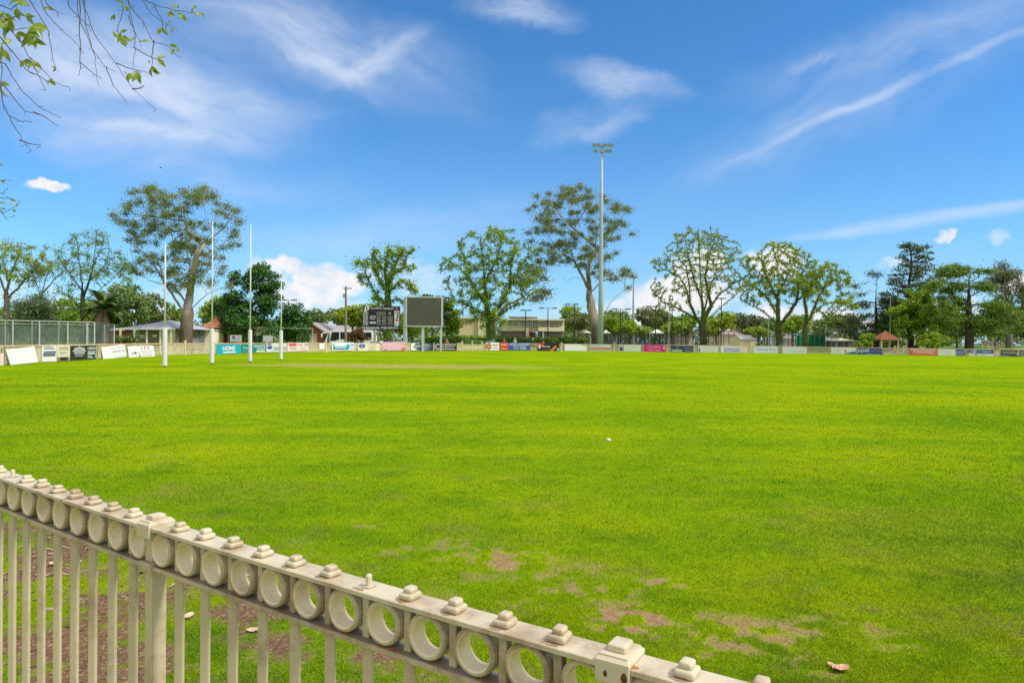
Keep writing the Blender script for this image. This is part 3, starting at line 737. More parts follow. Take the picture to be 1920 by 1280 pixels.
# --- gum behind the light tower
tree('gum_tree', 'tall spreading gum tree just left of the light tower', 1116, 124,
     [[(1120, 644), (1117, 620), (1111, 590), (1107, 560)], [(1118, 630), (1108, 610), (1099, 598), (1082, 594), (1070, 598)], [(1119, 628), (1126, 605), (1141, 573), (1155, 556), (1172, 543)],
      [(1107, 560), (1105, 546), (1092, 517), (1078, 492), (1050, 471), (1022, 436), (1006, 410)], [(1105, 540), (1103, 510), (1103, 468), (1094, 440), (1085, 418), (1071, 383), (1066, 362)], [(1103, 480), (1120, 465), (1141, 450), (1160, 418), (1172, 400)],
      [(1092, 517), (1076, 520), (1063, 528)], [(1106, 548), (1125, 530), (1148, 520), (1165, 526), (1178, 540)], [(1050, 471), (1036, 474), (1022, 484)], [(1094, 440), (1070, 425), (1048, 400), (1038, 382)],
      [(1116, 612), (1132, 602), (1150, 590)], [(1085, 418), (1100, 390), (1112, 368)], [(1078, 492), (1062, 450), (1050, 425)], [(1103, 468), (1120, 430), (1130, 400)]],
     [(1075, 365, 42, 22), (1030, 392, 42, 30), (1003, 425, 20, 36), (1105, 380, 40, 30), (1160, 392, 30, 14), (1140, 430, 42, 28), (1055, 430, 50, 42), (1035, 478, 44, 22), (1110, 470, 46, 34), (1172, 435, 20, 12), (1166, 515, 26, 16), (1060, 525, 14, 12), (1140, 510, 28, 18)],
     BARK_GUM, 'gum', n_att=1000, step=.7, kill=.95, base_r=.90, expo=.5, fork=.72, bare=.18, leaves=42000, L=.31, Wd=.105, clump=.46, droop=.8, flat=.7, jit=.25, group='large gums behind the fence')
# --- plane tree in front of the clubhouse
tree('plane_tree', 'broad bright green tree with ivy dark trunk in front of the cream clubhouse', 921, 121,
     [[(921, 646), (920, 620), (918, 596)], [(919, 600), (911, 565), (908, 530), (906, 490), (902, 460)], [(920, 600), (940, 568), (955, 540), (972, 510), (985, 488)], [(912, 570), (893, 545), (876, 515), (856, 498), (836, 488)],
      [(917, 598), (892, 580), (868, 568), (845, 562)], [(922, 600), (950, 580), (980, 568)], [(908, 530), (930, 490), (940, 455), (936, 435)], [(955, 540), (958, 500), (965, 465)], [(876, 515), (868, 475), (860, 455)]],
     [(925, 440, 56, 20), (868, 470, 14, 26), (900, 490, 52, 38), (960, 480, 52, 36), (858, 500, 34, 34), (872, 555, 46, 26), (940, 540, 56, 36), (832, 500, 16, 24), (988, 520, 36, 38), (918, 590, 40, 28), (890, 590, 30, 20)],
     BARK_MOSS, 'plane', n_att=640, step=.75, kill=1.05, base_r=.74, expo=.5, fork=1., ivy=9000, rmin=.07, leaves=16000, L=.32, Wd=.2, clump=.42, tufts=.72, bare=.5, jit=.22)
tree('gum_tree', 'grey leaved gum showing behind the right side of the broad bright tree', 927, 140,
     [[(927, 646), (927, 600), (950, 572), (980, 558)], [(984, 570), (1000, 540), (1018, 520)], [(984, 560), (975, 535), (965, 520)]],
     [(1005, 515, 26, 24), (1010, 550, 26, 18), (985, 530, 22, 24)], BARK_GUM, 'gumgrey', n_att=150, step=.9, kill=1.2, base_r=.45, leaves=3200, L=.5, Wd=.17, clump=.7, droop=.8, flat=.7)
# --- pollard covered in ivy behind the scoreboard
tree('pollard_tree', 'lopped tree with ivy covered trunk and stubby limbs behind the scoreboards', 727, 114,
     [[(728, 646), (728, 600), (727, 560), (726, 535)], [(727, 545), (722, 510), (724, 485), (729, 464)], [(728, 540), (738, 510), (746, 488), (756, 470)], [(727, 550), (712, 525), (698, 500), (684, 492), (668, 494)],
      [(724, 575), (706, 556), (696, 535), (684, 512)], [(729, 545), (752, 528), (768, 532), (780, 545)], [(738, 510), (760, 500), (774, 498)], [(722, 510), (708, 490), (700, 476)], [(746, 488), (765, 475), (776, 470)], [(696, 535), (680, 530), (672, 520)],
      [(730, 565), (745, 560), (762, 570)]],
     [(724, 478, 30, 16), (752, 478, 26, 16), (695, 496, 26, 14), (766, 500, 16, 14), (770, 540, 14, 12), (685, 520, 16, 14), (730, 520, 26, 26), (706, 560, 16, 22)],
     BARK_MOSS, 'plane', n_att=260, step=.62, kill=.9, base_r=.74, expo=.52, fork=1., ivy=6000, bare=.4, rmin=.08, leaves=6200, L=.34, Wd=.22, clump=.42, tufts=.62, jit=.25)
# --- the three elms to the right of the light tower
tree('elm_tree', 'wide vase shaped elm just leafing out, first tree right of the light tower', 1320, 117,
     [[(1319, 648), (1318, 622), (1317, 604)], [(1316, 612), (1304, 594), (1294, 570), (1288, 545), (1275, 520), (1255, 508), (1238, 502)], [(1312, 606), (1290, 588), (1265, 575), (1240, 565), (1228, 548), (1220, 540)],
      [(1318, 604), (1317, 570), (1314, 530), (1312, 490), (1310, 455), (1309, 430)], [(1319, 604), (1324, 570), (1332, 535), (1345, 505), (1365, 490), (1390, 486)], [(1320, 610), (1335, 592), (1352, 575), (1372, 560), (1385, 545)],
      [(1320, 604), (1330, 580), (1350, 550), (1378, 530), (1405, 515)], [(1294, 570), (1292, 530), (1286, 500), (1270, 480)], [(1316, 560), (1300, 520), (1290, 480), (1284, 445)], [(1324, 570), (1322, 520), (1330, 480), (1340, 445)], [(1312, 490), (1328, 460), (1345, 440)]],
     [(1312, 448, 58, 24), (1290, 480, 60, 30), (1350, 470, 46, 32), (1250, 500, 32, 24), (1240, 545, 26, 18), (1380, 500, 26, 28), (1260, 570, 34, 14), (1330, 520, 50, 40), (1385, 540, 24, 22), (1280, 530, 40, 30)],
     BARK_ELM, 'elm', n_att=1150, step=.6, kill=.78, base_r=.62, fork=1., ivy=3500, expo=.50, rmin=.06, leaves=14500, L=.23, Wd=.16, clump=.26, tufts=.78, jit=.2, bare=.3, group='elms right of the light tower')
tree('elm_tree', 'middle elm of three with leaning limbs and a green tank at its foot', 1461, 113,
     [[(1461, 650), (1460, 625), (1459, 605)], [(1459, 612), (1446, 596), (1425, 580), (1405, 570), (1390, 562)], [(1459, 605), (1459, 570), (1460, 530), (1458, 495), (1450, 462)], [(1461, 612), (1478, 590), (1494, 565), (1512, 545), (1530, 525)],
      [(1459, 590), (1440, 560), (1420, 540), (1400, 525), (1385, 545)], [(1460, 560), (1440, 525), (1430, 495), (1422, 480)], [(1460, 550), (1478, 515), (1490, 485), (1500, 465)], [(1440, 525), (1415, 505), (1400, 500)], [(1494, 565), (1500, 520), (1515, 490)]],
     [(1460, 468, 36, 18), (1430, 495, 36, 26), (1490, 490, 38, 28), (1415, 530, 28, 24), (1460, 530, 50, 34), (1515, 510, 26, 24), (1405, 560, 20, 12), (1520, 540, 22, 18)],
     BARK_ELM, 'elm', n_att=950, step=.6, kill=.78, base_r=.54, fork=1., ivy=3500, expo=.50, rmin=.06, leaves=15500, L=.23, Wd=.16, clump=.28, tufts=.75, jit=.2, bare=.2, group='elms right of the light tower')
tree('elm_tree', 'third elm from the light tower, its trunk against the green screen', 1508, 110,
     [[(1508, 650), (1510, 630), (1511, 608)], [(1511, 612), (1512, 585), (1508, 560), (1502, 540)], [(1511, 608), (1524, 588), (1545, 570), (1565, 566), (1590, 568)], [(1524, 588), (1535, 555), (1550, 535), (1572, 520)], [(1530, 578), (1545, 590), (1556, 602)], [(1508, 560), (1525, 525), (1545, 510)]],
     [(1550, 508, 36, 18), (1575, 525, 22, 16), (1585, 560, 22, 14), (1535, 540, 36, 26), (1510, 530, 30, 24), (1595, 575, 14, 8)],
     BARK_ELM, 'elm', n_att=560, step=.6, kill=.78, base_r=.44, fork=1., ivy=2000, expo=.50, rmin=.05, leaves=14000, L=.21, Wd=.14, clump=.28, tufts=.7, jit=.2, bare=.1, group='elms right of the light tower')
# --- trees on the far left
tree('street_tree', 'half bare lopped tree cut by the left edge of the photo', 12, 70,
     [[(14, 646), (13, 590), (12, 545)], [(12, 550), (0, 520), (-20, 490), (-35, 470)], [(12, 545), (22, 510), (34, 480), (40, 455)], [(13, 560), (38, 535), (60, 510), (80, 490)], [(12, 530), (6, 490), (10, 455)], [(60, 510), (85, 505), (100, 495)]],
     [(15, 470, 40, 22), (60, 480, 36, 22), (-25, 480, 36, 30), (85, 500, 20, 16), (20, 510, 34, 20)], BARK_GREY, 'elm', n_att=360, step=.42, kill=.6, base_r=.36, expo=.5, rmin=.03, leaves=6000, L=.17, Wd=.11, clump=.25, tufts=.5, bare=.3)
tree('street_tree', 'bare forked tree rising behind the netted cage', 78, 72,
     [[(80, 646), (79, 600), (77, 560)], [(77, 565), (70, 535), (62, 515)], [(77, 560), (84, 530), (92, 505), (98, 490)], [(79, 600), (98, 590), (115, 580)], [(77, 550), (105, 520), (125, 505)]],
     [(80, 505, 34, 18), (115, 505, 24, 20), (60, 520, 20, 14)], BARK_GREY, 'olive', n_att=240, step=.42, kill=.6, base_r=.24, expo=.5, rmin=.022, leaves=1500, L=.2, Wd=.11, clump=.3, tufts=.3)
tree('street_tree', 'tall sparse green tree standing left of the huge gum', 155, 76,
     [[(157, 646), (156, 600), (155, 560), (154, 530)], [(154, 540), (150, 500), (146, 465), (142, 440)], [(155, 560), (168, 525), (176, 490), (180, 450), (182, 432)], [(154, 545), (135, 520), (118, 495), (104, 470)], [(156, 570), (185, 545), (210, 525), (235, 500)], [(168, 525), (195, 500), (205, 470), (200, 440)], [(155, 580), (135, 560), (112, 550)], [(176, 490), (192, 460), (196, 440)]],
     [(150, 450, 26, 20), (190, 450, 26, 22), (120, 475, 26, 24), (215, 490, 30, 28), (165, 500, 50, 30), (235, 520, 22, 18), (120, 545, 24, 16)], BARK_ELM, 'mid', n_att=520, step=.44, kill=.62, base_r=.34, expo=.5, rmin=.032, leaves=6000, L=.17, Wd=.10, clump=.25, tufts=.5, jit=.22, bare=.4)
# --- dense evergreens behind the goal
bushy('evergreen_tree', 'large dense dark green tree behind the tallest goal post', 472, 91, [(452, 545, 30, 36), (490, 530, 34, 34), (470, 575, 52, 40), (475, 612, 54, 30), (508, 560, 20, 40), (430, 590, 24, 36), (448, 515, 20, 16), (502, 508, 18, 14)], 'dark', 17000, .30, .2, shell=.25, clumpn=150, clr=.75, r=.35)
bushy('evergreen_tree', 'smaller dense green tree right of the large dark one', 553, 95, [(555, 590, 24, 24), (553, 615, 32, 28), (535, 610, 22, 26)], 'dark', 6500, .30, .2, shell=.25, clumpn=70, clr=.7)
# --- palm and shrubs left
def palm(px, Y, top, label):
    org = W(px, 640, Y); org.z = 0; root = empty('palm_tree', org, 0, label, 'palm'); zt = Z(px, top, Y)
    mb = MB(); mb.tube([org + Vector((0, 0, -.1)), org + Vector((.05, 0, zt * .5)), org + Vector((0, 0, zt))], [.42, .34, .38], 10); mb.build('trunk', mat('palm_bark', (.16, .10, .065), .95, .4, 4, bump=.6), root)
    def fronds(n, e0, e1, ln, name, lf):
        V = []
        for i in range(n):
            az = RNG.uniform(0, 2 * math.pi); el = RNG.uniform(e0, e1); d = Vector((math.cos(az), math.sin(az), 0)); p = Vector((0, 0, zt)); prev = p
            L_ = ln * RNG.uniform(.8, 1.15); K = 9
            for j in range(K):
                a_ = el - (j / K) ** 1.3 * 1.5; st_ = d * math.cos(a_) + Vector((0, 0, math.sin(a_))); q_ = prev + st_ * L_ / K
                sd_ = d.cross(Vector((0, 0, 1)))
                for s_ in (-1, 1):
                    for h_ in range(5):
                        m_ = prev.lerp(q_, h_ / 5); wl = .42 * math.sin(math.pi * (j + .6) / (K + .8)) * L_ / 2.6
                        tip = m_ + sd_ * s_ * wl + st_ * wl * .6 + Vector((0, 0, -.25 * wl))
                        V += [m_, m_ + st_ * .075, tip + st_ * .02, tip]
                prev = q_
        me = npmesh(name, np.array([tuple(p_) for p_ in V]), np.arange(len(V)).reshape(-1, 4), 4)
        link(name, me, LF[lf], root)
    fronds(60, .0, 1.5, 2.7, 'fronds', 'palm'); fronds(46, -1.45, -.5, 2.3, 'dead_fronds', 'deadpalm')
    return root
palm(194, 70, 580, 'squat palm with skirt of dead brown fronds beyond the netted cage')
tree('shaggy_shrub', 'dark shaggy grey green shrub behind the netted cage', 62, 66, [[(62, 646), (62, 610), (60, 585)], [(62, 610), (45, 590), (35, 575)], [(62, 605), (80, 585), (88, 572)]],
     [(62, 580, 40, 22), (45, 605, 34, 22), (82, 600, 26, 26)], BARK_DARK, 'conifer', cat='shrub', n_att=200, step=.4, kill=.55, base_r=.25, leaves=6500, L=.42, Wd=.07, clump=.4, droop=.5, tufts=.2)
# --- conifers on the right
def bunya(px, Y, top, label):
    org = W(px, 640, Y); org.z = 0; root = empty('pine_tree', org, 0, label, 'tree'); zt = Z(px, top, Y); s = Y / FPX
    P_ = [np.array([0, 0, -.1])]; par = [-1]; tips = []
    K = 34
    for i in range(1, K + 1): P_.append(np.array([.2 * math.sin(i * .5), 0, zt * i / K])); par.append(i - 1)
    rad = [.5 * (1 - i / K * .85) for i in range(K + 1)]
    for i in range(9, K + 1, 2):
        t = (i - 9) / (K - 9); reach = (46 * (1 - t) ** .75 + 7 * (t > .2) + 8) * s * (1.0 if t < .93 else .7)
        for j in range(7 if i < K - 2 else 8):
            az = RNG.uniform(0, 2 * math.pi); d = np.array([math.cos(az), math.sin(az), 0]); L_ = reach * RNG.uniform(.55, 1.08); cur = i; kk = max(2, int(L_ / .7))
            for m_ in range(1, kk + 1):
                f_ = m_ / kk; P_.append(P_[i] + d * L_ * f_ + np.array([0, 0, -.12 * L_ * math.sin(f_ * 2.4) + .22 * L_ * f_ * f_ + .5 * t * L_ * f_])); par.append(cur); cur = len(P_) - 1; rad.append(.07 * (1 - f_) + .03)
                if f_ > .55 and RNG.random() < .8: tips.append(P_[-1])
    P_ = np.array(P_); branch_mesh('trunk', P_, np.array(par), np.array(rad), BARK_DARK, root, 5)
    tips = np.array(tips); C = tips[RNG.integers(0, len(tips), 7000)] + RNG.normal(size=(7000, 3)) * np.array([.42, .42, .17])
    link('crown', leaf_mesh('crown', C, .5, .16), LF['conifer'], root); return root
bunya(1706, 112, 461, 'tall dark conical pine with tufted branches, rising above its neighbours')
tree('cedar_tree', 'cedar with straight dark trunk and flat spreading tiers near the right edge', 1816, 101,
     [[(1817, 652), (1817, 620), (1816, 580), (1817, 540), (1818, 505)], [(1817, 535), (1790, 530), (1765, 528), (1752, 530)], [(1818, 530), (1832, 520), (1842, 508)], [(1817, 555), (1840, 545), (1862, 552), (1885, 568)], [(1816, 575), (1845, 570), (1880, 580), (1915, 590)],
      [(1816, 595), (1790, 596), (1768, 600)], [(1817, 615), (1850, 615), (1885, 625)], [(1817, 600), (1838, 588), (1848, 596)], [(1817, 560), (1790, 555), (1770, 548)], [(1817, 610), (1795, 620), (1780, 640)], [(1817, 520), (1790, 505), (1765, 510)]],
     [(1790, 505, 38, 7), (1770, 517, 26, 7), (1848, 508, 22, 6), (1770, 540, 40, 9), (1845, 537, 24, 6), (1870, 573, 40, 7), (1895, 590, 36, 8), (1785, 598, 36, 7), (1880, 622, 36, 8), (1850, 600, 30, 8), (1780, 570, 30, 8), (1785, 625, 22, 10), (1900, 612, 30, 8)],
     BARK_DARK, 'cedar', n_att=560, step=.6, kill=.85, base_r=.58, expo=.5, leaves=30000, L=.40, Wd=.11, clump=.46, flat=.45, tufts=.12, depthf=1.1, spread=.7)
tree('conifer_tree', 'ragged conifer with a bare dead top beside the kiosk', 1643, 114,
     [[(1643, 650), (1643, 600), (1642, 560), (1644, 535), (1647, 516)], [(1644, 535), (1632, 528), (1618, 530), (1602, 536)], [(1643, 545), (1630, 545), (1612, 552)], [(1646, 520), (1640, 513), (1634, 513)], [(1643, 570), (1615, 565), (1595, 570)], [(1643, 580), (1665, 575), (1678, 570)]],
     [(1615, 572, 24, 7), (1610, 600, 28, 16), (1660, 560, 20, 10), (1668, 590, 22, 18), (1640, 625, 30, 20), (1610, 625, 22, 14)],
     BARK_DARK, 'conifer', n_att=320, step=.6, kill=.85, base_r=.42, expo=.46, leaves=8000, L=.42, Wd=.12, clump=.5, flat=.6, tufts=.05, depthf=.9)
tree('gum_tree', 'dark gum with hanging foliage at the right edge behind the cedar', 1893, 124,
     [[(1893, 650), (1892, 610), (1893, 570)], [(1893, 575), (1884, 545), (1885, 515)], [(1893, 570), (1905, 545), (1912, 530)], [(1892, 590), (1912, 580), (1930, 575)]],
     [(1888, 512, 26, 22), (1905, 540, 22, 20), (1870, 530, 20, 14), (1925, 560, 24, 24), (1885, 560, 20, 20)], BARK_GREY, 'gumgrey', n_att=260, step=.8, kill=1.1, base_r=.6, leaves=8000, L=.45, Wd=.15, clump=.6, droop=.8)
bushy('broadleaf_tree', 'spreading mid green tree between the tall pine and the cedar', 1715, 108, [(1700, 585, 36, 30), (1745, 580, 44, 36), (1770, 600, 30, 30), (1690, 615, 30, 24), (1740, 620, 40, 24), (1725, 555, 26, 18)], 'plane', 15000, .34, .22, shell=.1, clumpn=170, clr=.7, r=.35, depthf=1.)
bushy('shrub', 'yellow green shrub spreading in front of the cedar, left of its trunk', 1755, 99, [(1760, 640, 26, 12), (1740, 645, 22, 8), (1745, 632, 18, 10)], 'lime', 3500, .3, .2, cat='shrub', clumpn=50, clr=.45, r=.1)
bushy('shrub', 'yellow green shrub left of the tiled kiosk', 1628, 103, [(1628, 638, 14, 10), (1620, 645, 12, 8)], 'lime', 2000, .3, .2, cat='shrub', clumpn=30, clr=.4, r=.1)
bushy('shrub', 'bronze red shrub beside the timber power pole, in front of the coach', 675, 99, [(668, 631, 15, 11), (684, 632, 13, 9), (672, 622, 8, 6)], 'red', 2300, .26, .18, cat='shrub', clumpn=36, clr=.4, r=.1)
# --- belt of smaller trees further back, one by one
belt = [(-60, 84, 'mid', [(-60, 600, 60, 40)]), (28, 88, 'mid', [(15, 605, 44, 34), (50, 592, 30, 24)]), (120, 92, 'mid', [(120, 592, 42, 36), (100, 615, 34, 24)]),
  (235, 96, 'brown', [(235, 555, 36, 24), (250, 580, 36, 24), (225, 590, 24, 24)]), (180, 98, 'lime', [(190, 592, 40, 34), (165, 610, 34, 24), (222, 612, 24, 24)]), (285, 100, 'olive', [(285, 580, 30, 30), (295, 605, 34, 18)]),
  (325, 104, 'mid', [(322, 598, 22, 24), (335, 615, 24, 18)]), (392, 106, 'lime', [(392, 592, 20, 22), (405, 575, 22, 18)]), (415, 100, 'dark', [(415, 580, 18, 18)]),
  (600, 150, 'brown', [(600, 600, 24, 14), (588, 592, 14, 10)]), (632, 165, 'olive', [(632, 592, 24, 12), (645, 600, 20, 12)]), (662, 128, 'elm', [(660, 590, 24, 16), (675, 600, 20, 16)]),
  (690, 126, 'plane', [(690, 585, 20, 18), (700, 602, 20, 16)]), (772, 130, 'plane', [(772, 612, 26, 20), (755, 605, 14, 16)]), (838, 134, 'mid', [(838, 592, 22, 22), (825, 575, 24, 10), (845, 612, 18, 12)]), (812, 132, 'conifer', [(808, 562, 28, 8), (830, 585, 20, 8)]),
  (1078, 162, 'plane', [(1074, 594, 20, 22), (1064, 604, 14, 16), (1088, 605, 18, 16)]), (1085, 150, 'olive', [(1085, 600, 30, 14)]), (1148, 142, 'lime', [(1146, 606, 18, 14), (1158, 618, 16, 10)]), (1178, 138, 'lime', [(1172, 612, 16, 12), (1188, 615, 18, 12), (1200, 620, 12, 8)]),
  (1160, 175, 'brown', [(1158, 595, 22, 14)]), (1210, 185, 'gumgrey', [(1208, 592, 20, 12), (1222, 602, 20, 12)]), (1238, 170, 'olive', [(1236, 595, 24, 16), (1250, 608, 22, 12)]), (1262, 140, 'lime', [(1258, 618, 14, 10), (1270, 612, 10, 10)]),
  (1288, 150, 'mid', [(1282, 608, 18, 18), (1296, 600, 14, 14)]), (1345, 150, 'elm', [(1340, 610, 22, 18), (1358, 605, 18, 18)]), (1392, 190, 'gumgrey', [(1390, 602, 26, 14), (1410, 606, 20, 12)]), (1440, 200, 'brown', [(1436, 608, 24, 10), (1455, 610, 20, 10)]),
  (1425, 150, 'lime', [(1418, 622, 20, 6)]), (1486, 160, 'plane', [(1485, 610, 22, 14), (1500, 604, 18, 14)]), (1545, 165, 'brown', [(1545, 612, 22, 14), (1560, 604, 20, 14)]), (1585, 150, 'olive', [(1582, 606, 22, 16), (1600, 615, 20, 14)]),
  (1680, 128, 'plane', [(1680, 595, 30, 32), (1660, 612, 24, 22)]), (1795, 128, 'mid', [(1790, 600, 40, 34), (1812, 612, 26, 26)]), (1862, 130, 'mid', [(1862, 605, 36, 28), (1890, 600, 34, 30)]), (1925, 132, 'dark', [(1920, 612, 34, 26), (1945, 595, 40, 34)]),
  (1350, 230, 'gumgrey', [(1350, 618, 40, 8)]), (1120, 235, 'olive', [(1120, 615, 40, 8)]), (730, 220, 'olive', [(735, 612, 44, 8)]), (560, 215, 'olive', [(560, 618, 44, 8)])]
BL = {0: 'mid green tree off the left edge behind the netted cage', 1: 'mid green tree behind the netted cage near the left edge', 2: 'low green tree behind the right half of the netted cage', 3: 'brown tinged tree between the palm and the huge gum', 4: 'yellow green tree right behind the palm', 5: 'olive tree behind the grey roofed pavilion', 6: 'mid green tree rising over the right end of the grey roof', 7: 'yellow green tree above the orange tiled house', 8: 'dark tree at the end of the huge gum\'s low bare limb', 9: 'brownish tree behind the brick garage', 10: 'faint olive tree over the long grey roof, left of the power pole', 11: 'leafy bright tree behind the timber power pole', 12: 'green tree over the left end of the scoreboard', 13: 'green tree showing between scoreboard and dark screen', 14: 'green tree right of the dark screen', 15: 'dark flat topped conifer above the dark screen corner', 16: 'yellowish green tree at the right end of the clubhouse', 17: 'olive tree behind the gum\'s lowest limb', 18: 'lime green tree just right of the light tower', 19: 'lime green hedge-like tree beyond the tennis court, below the far mast', 20: 'brown grey tree far behind the light tower', 21: 'grey gum far behind the tennis court lamps', 22: 'olive tree far left of the wide vase shaped elm', 23: 'lime shrub tree beside the white shade sail', 24: 'mid green tree behind the left limbs of the wide elm', 25: 'bright tree behind the right limbs of the wide elm', 26: 'grey gum far behind the cream shed', 27: 'brownish tree far left of the middle elm', 28: 'low lime clipped tree above the cream shed', 29: 'green tree between the second and third elm trunks', 30: 'brown bare looking tree above the grey sheds', 31: 'olive tree above the right end of the grey sheds', 32: 'bright green tree behind the tiled kiosk', 33: 'mid green tree left behind the cedar trunk', 34: 'mid green tree right behind the cedar trunk', 35: 'dark green tree at the right edge of the photo', 36: 'grey treeline clump far behind the wide elm', 37: 'olive treeline clump far behind the light tower', 38: 'olive treeline clump far behind the scoreboards', 39: 'olive treeline clump far behind the smaller dense tree'}
for i, (px, Y, lf, bl) in enumerate(belt):
    ar = sum(e[2] * e[3] for e in bl)
    bushy('broadleaf_tree', BL[i], px, Y, bl, lf, int(1200 + ar * 1.7), .0040 * Y, .0027 * Y, shell=.05, clumpn=int(22 + ar / 22), clr=.0062 * Y, depthf=1., bark=BARK_GREY, group='background trees beyond the oval')
# ------------------------------------------------------------------ boundary fence of the oval
M_pick = mat('fence_cream', (.62, .53, .34), .75, .18, 2.5, col2=(.38, .32, .22), thr=(.58, .7))
M_railp = mat('fence_rail', (.66, .50, .32), .75, .2, 1.2, col2=(.62, .36, .22), thr=(.45, .65))
M_white = mat('white_paint', (.74, .74, .72), .5, .05, 2.)
M_board = mat('board_back', (.45, .45, .43), .6, .1, 3.)
def FB(px, up=0., out=0.):
    """point on the boundary fence line at picture column px; up = metres above ground, out = metres towards the camera"""
    Y = fence_depth(px); p = W(px, 640, Y); p.z = 0; p = p * ((Y - out) / Y); p.z = up; return p
def fence_h(px): return float(np.interp(px, [0, 900, 1300, 1500, 1700, 1920], [1.22, 1.20, 1.16, 1.08, 1.02, 1.0]))
def fence_run(pa, pb, label, posts=(), kind='picket'):
    root = empty('picket_fence' if kind == 'picket' else 'field_gate', FB(pa), 0, label, 'fence' if kind == 'picket' else 'gate', 'fence runs around the oval' if kind == 'picket' else None)
    L_ = (FB(pb) - FB(pa)).length; n = max(2, int(L_ / .135)); mb = MB(); pts = [pa + (pb - pa) * i / n for i in range(n + 1)]
    q_ = [FB(p_) for p_ in pts]
    for i in range(n):
        p0, p1 = q_[i], q_[i + 1]; t = (p1 - p0).normalized(); nn = Vector((t.y, -t.x, 0)); h = fence_h(pts[i]) - .03 + random.uniform(-.008, .008); c = p0.lerp(p1, .5)
        mb.obox(c + Vector((0, 0, h / 2 + .02)), t * .034, nn * .008, Vector((0, 0, h / 2 - .03)))
    mb.build('pickets', M_pick, root)
    for nm, f_, w_ in (('top_rail', 1.0, .05), ('lower_rail', .28, .04)):
        mb = MB(); m_ = max(2, int(L_ / 3)); pr = None
        for i in range(m_):
            a, c = pa + (pb - pa) * i / m_, pa + (pb - pa) * (i + 1) / m_
            p0, p1 = FB(a), FB(c); t = (p1 - p0); nn = Vector((t.y, -t.x, 0)).normalized(); z0 = fence_h(a) * f_; 
            mb.obox(p0.lerp(p1, .5) + nn * (.0 if f_ == 1 else -.05) + Vector((0, 0, z0 - w_ + .02)), t * .5, nn * (.05 if f_ == 1 else .03), Vector((0, 0, w_ if f_ == 1 else .045)))
        mb.build(nm, M_railp if nm == 'top_rail' else M_pick, root)
    k_ = max(1, int(L_ / 3.2))
    for px, hh, w_ in [(pa + (pb - pa) * i / k_, 1.02, .05) for i in range(k_ + 1)] + [(p_, 1.22, .085) for p_ in posts]:
        p = FB(px, 0, -.06); t = (FB(px + 2) - FB(px - 2)).normalized(); nn = Vector((t.y, -t.x, 0)); h = fence_h(px) * hh
        mb = MB().obox(p + Vector((0, 0, h / 2 - .05)), t * w_, nn * w_, Vector((0, 0, h / 2 + .05)))
        if hh > 1.1: mb.obox(p + Vector((0, 0, h + .03)), t * (w_ + .03), nn * (w_ + .03), Vector((0, 0, .03)))
        mb.build('post', M_pick, root)
    return root
for pa, pb, lb, po in [(-330, 8, 'cream picket fence run leaving the photo at the left edge', ()), (8, 182, 'cream picket fence run below the netted cage, hung with leaning boards', ()), (182, 346, 'cream picket fence run behind the nearest goal post, with white boards', ()),
   (346, 404, 'bare cream picket fence run at the foot of the huge gum', (347,)), (404, 610, 'cream picket fence run behind the teal board and the two right goal posts', (611,)), (610, 768, 'cream picket fence run below the scoreboard and coach', ()),
   (768, 866, 'cream picket fence run below the big dark screen', (866,)), (904, 1152, 'cream picket fence run below the clubhouse and light tower', (1053, 1152)), (1152, 1300, 'cream picket fence run under the pink board and tennis lamps', (1300,)),
   (1300, 1400, 'cream picket fence run in front of the wide elm', (1401,)), (1400, 1556, 'cream picket fence run in front of the middle and third elm', ()), (1556, 1655, 'cream picket fence run before the grey sheds', ()), (1655, 1812, 'cream picket fence run right of the tiled kiosk, behind the coral board', (1678, 1694)), (1812, 2250, 'cream picket fence run below the cedar, leaving the photo at the right edge', ())]:
    fence_run(pa, pb, lb, po)
gt = empty('field_gate', FB(868), 0, 'low white double gate between tall posts right of the dark screen', 'gate')
for nm, pa, pb in (('gate_leaf', 868.5, 884.5), ('gate_leaf', 887, 903)):
    mb = MB(); p0, p1 = FB(pa), FB(pb); t = p1 - p0; nn = Vector((t.y, -t.x, 0)).normalized()
    for z_ in (.12, .55, 1.0): mb.obox(p0.lerp(p1, .5) + Vector((0, 0, z_)), t * .5, nn * .02, Vector((0, 0, .04 if z_ != .55 else .16)))
    for i in range(11): mb.obox(p0.lerp(p1, i / 10) + nn * .03 + Vector((0, 0, .55)), t.normalized() * .03, nn * .008, Vector((0, 0, .5)))
    mb.build(nm, M_pick, gt)
for px in (867, 885.5, 903.5):
    p = FB(px); mb = MB().obox(p + Vector((0, 0, .75)), (.1, 0, 0), (0, .1, 0), (0, 0, .78)); mb.obox(p + Vector((0, 0, 1.57)), (.13, 0, 0), (0, .13, 0), (0, 0, .04)); mb.build('gate_post', M_pick, gt)

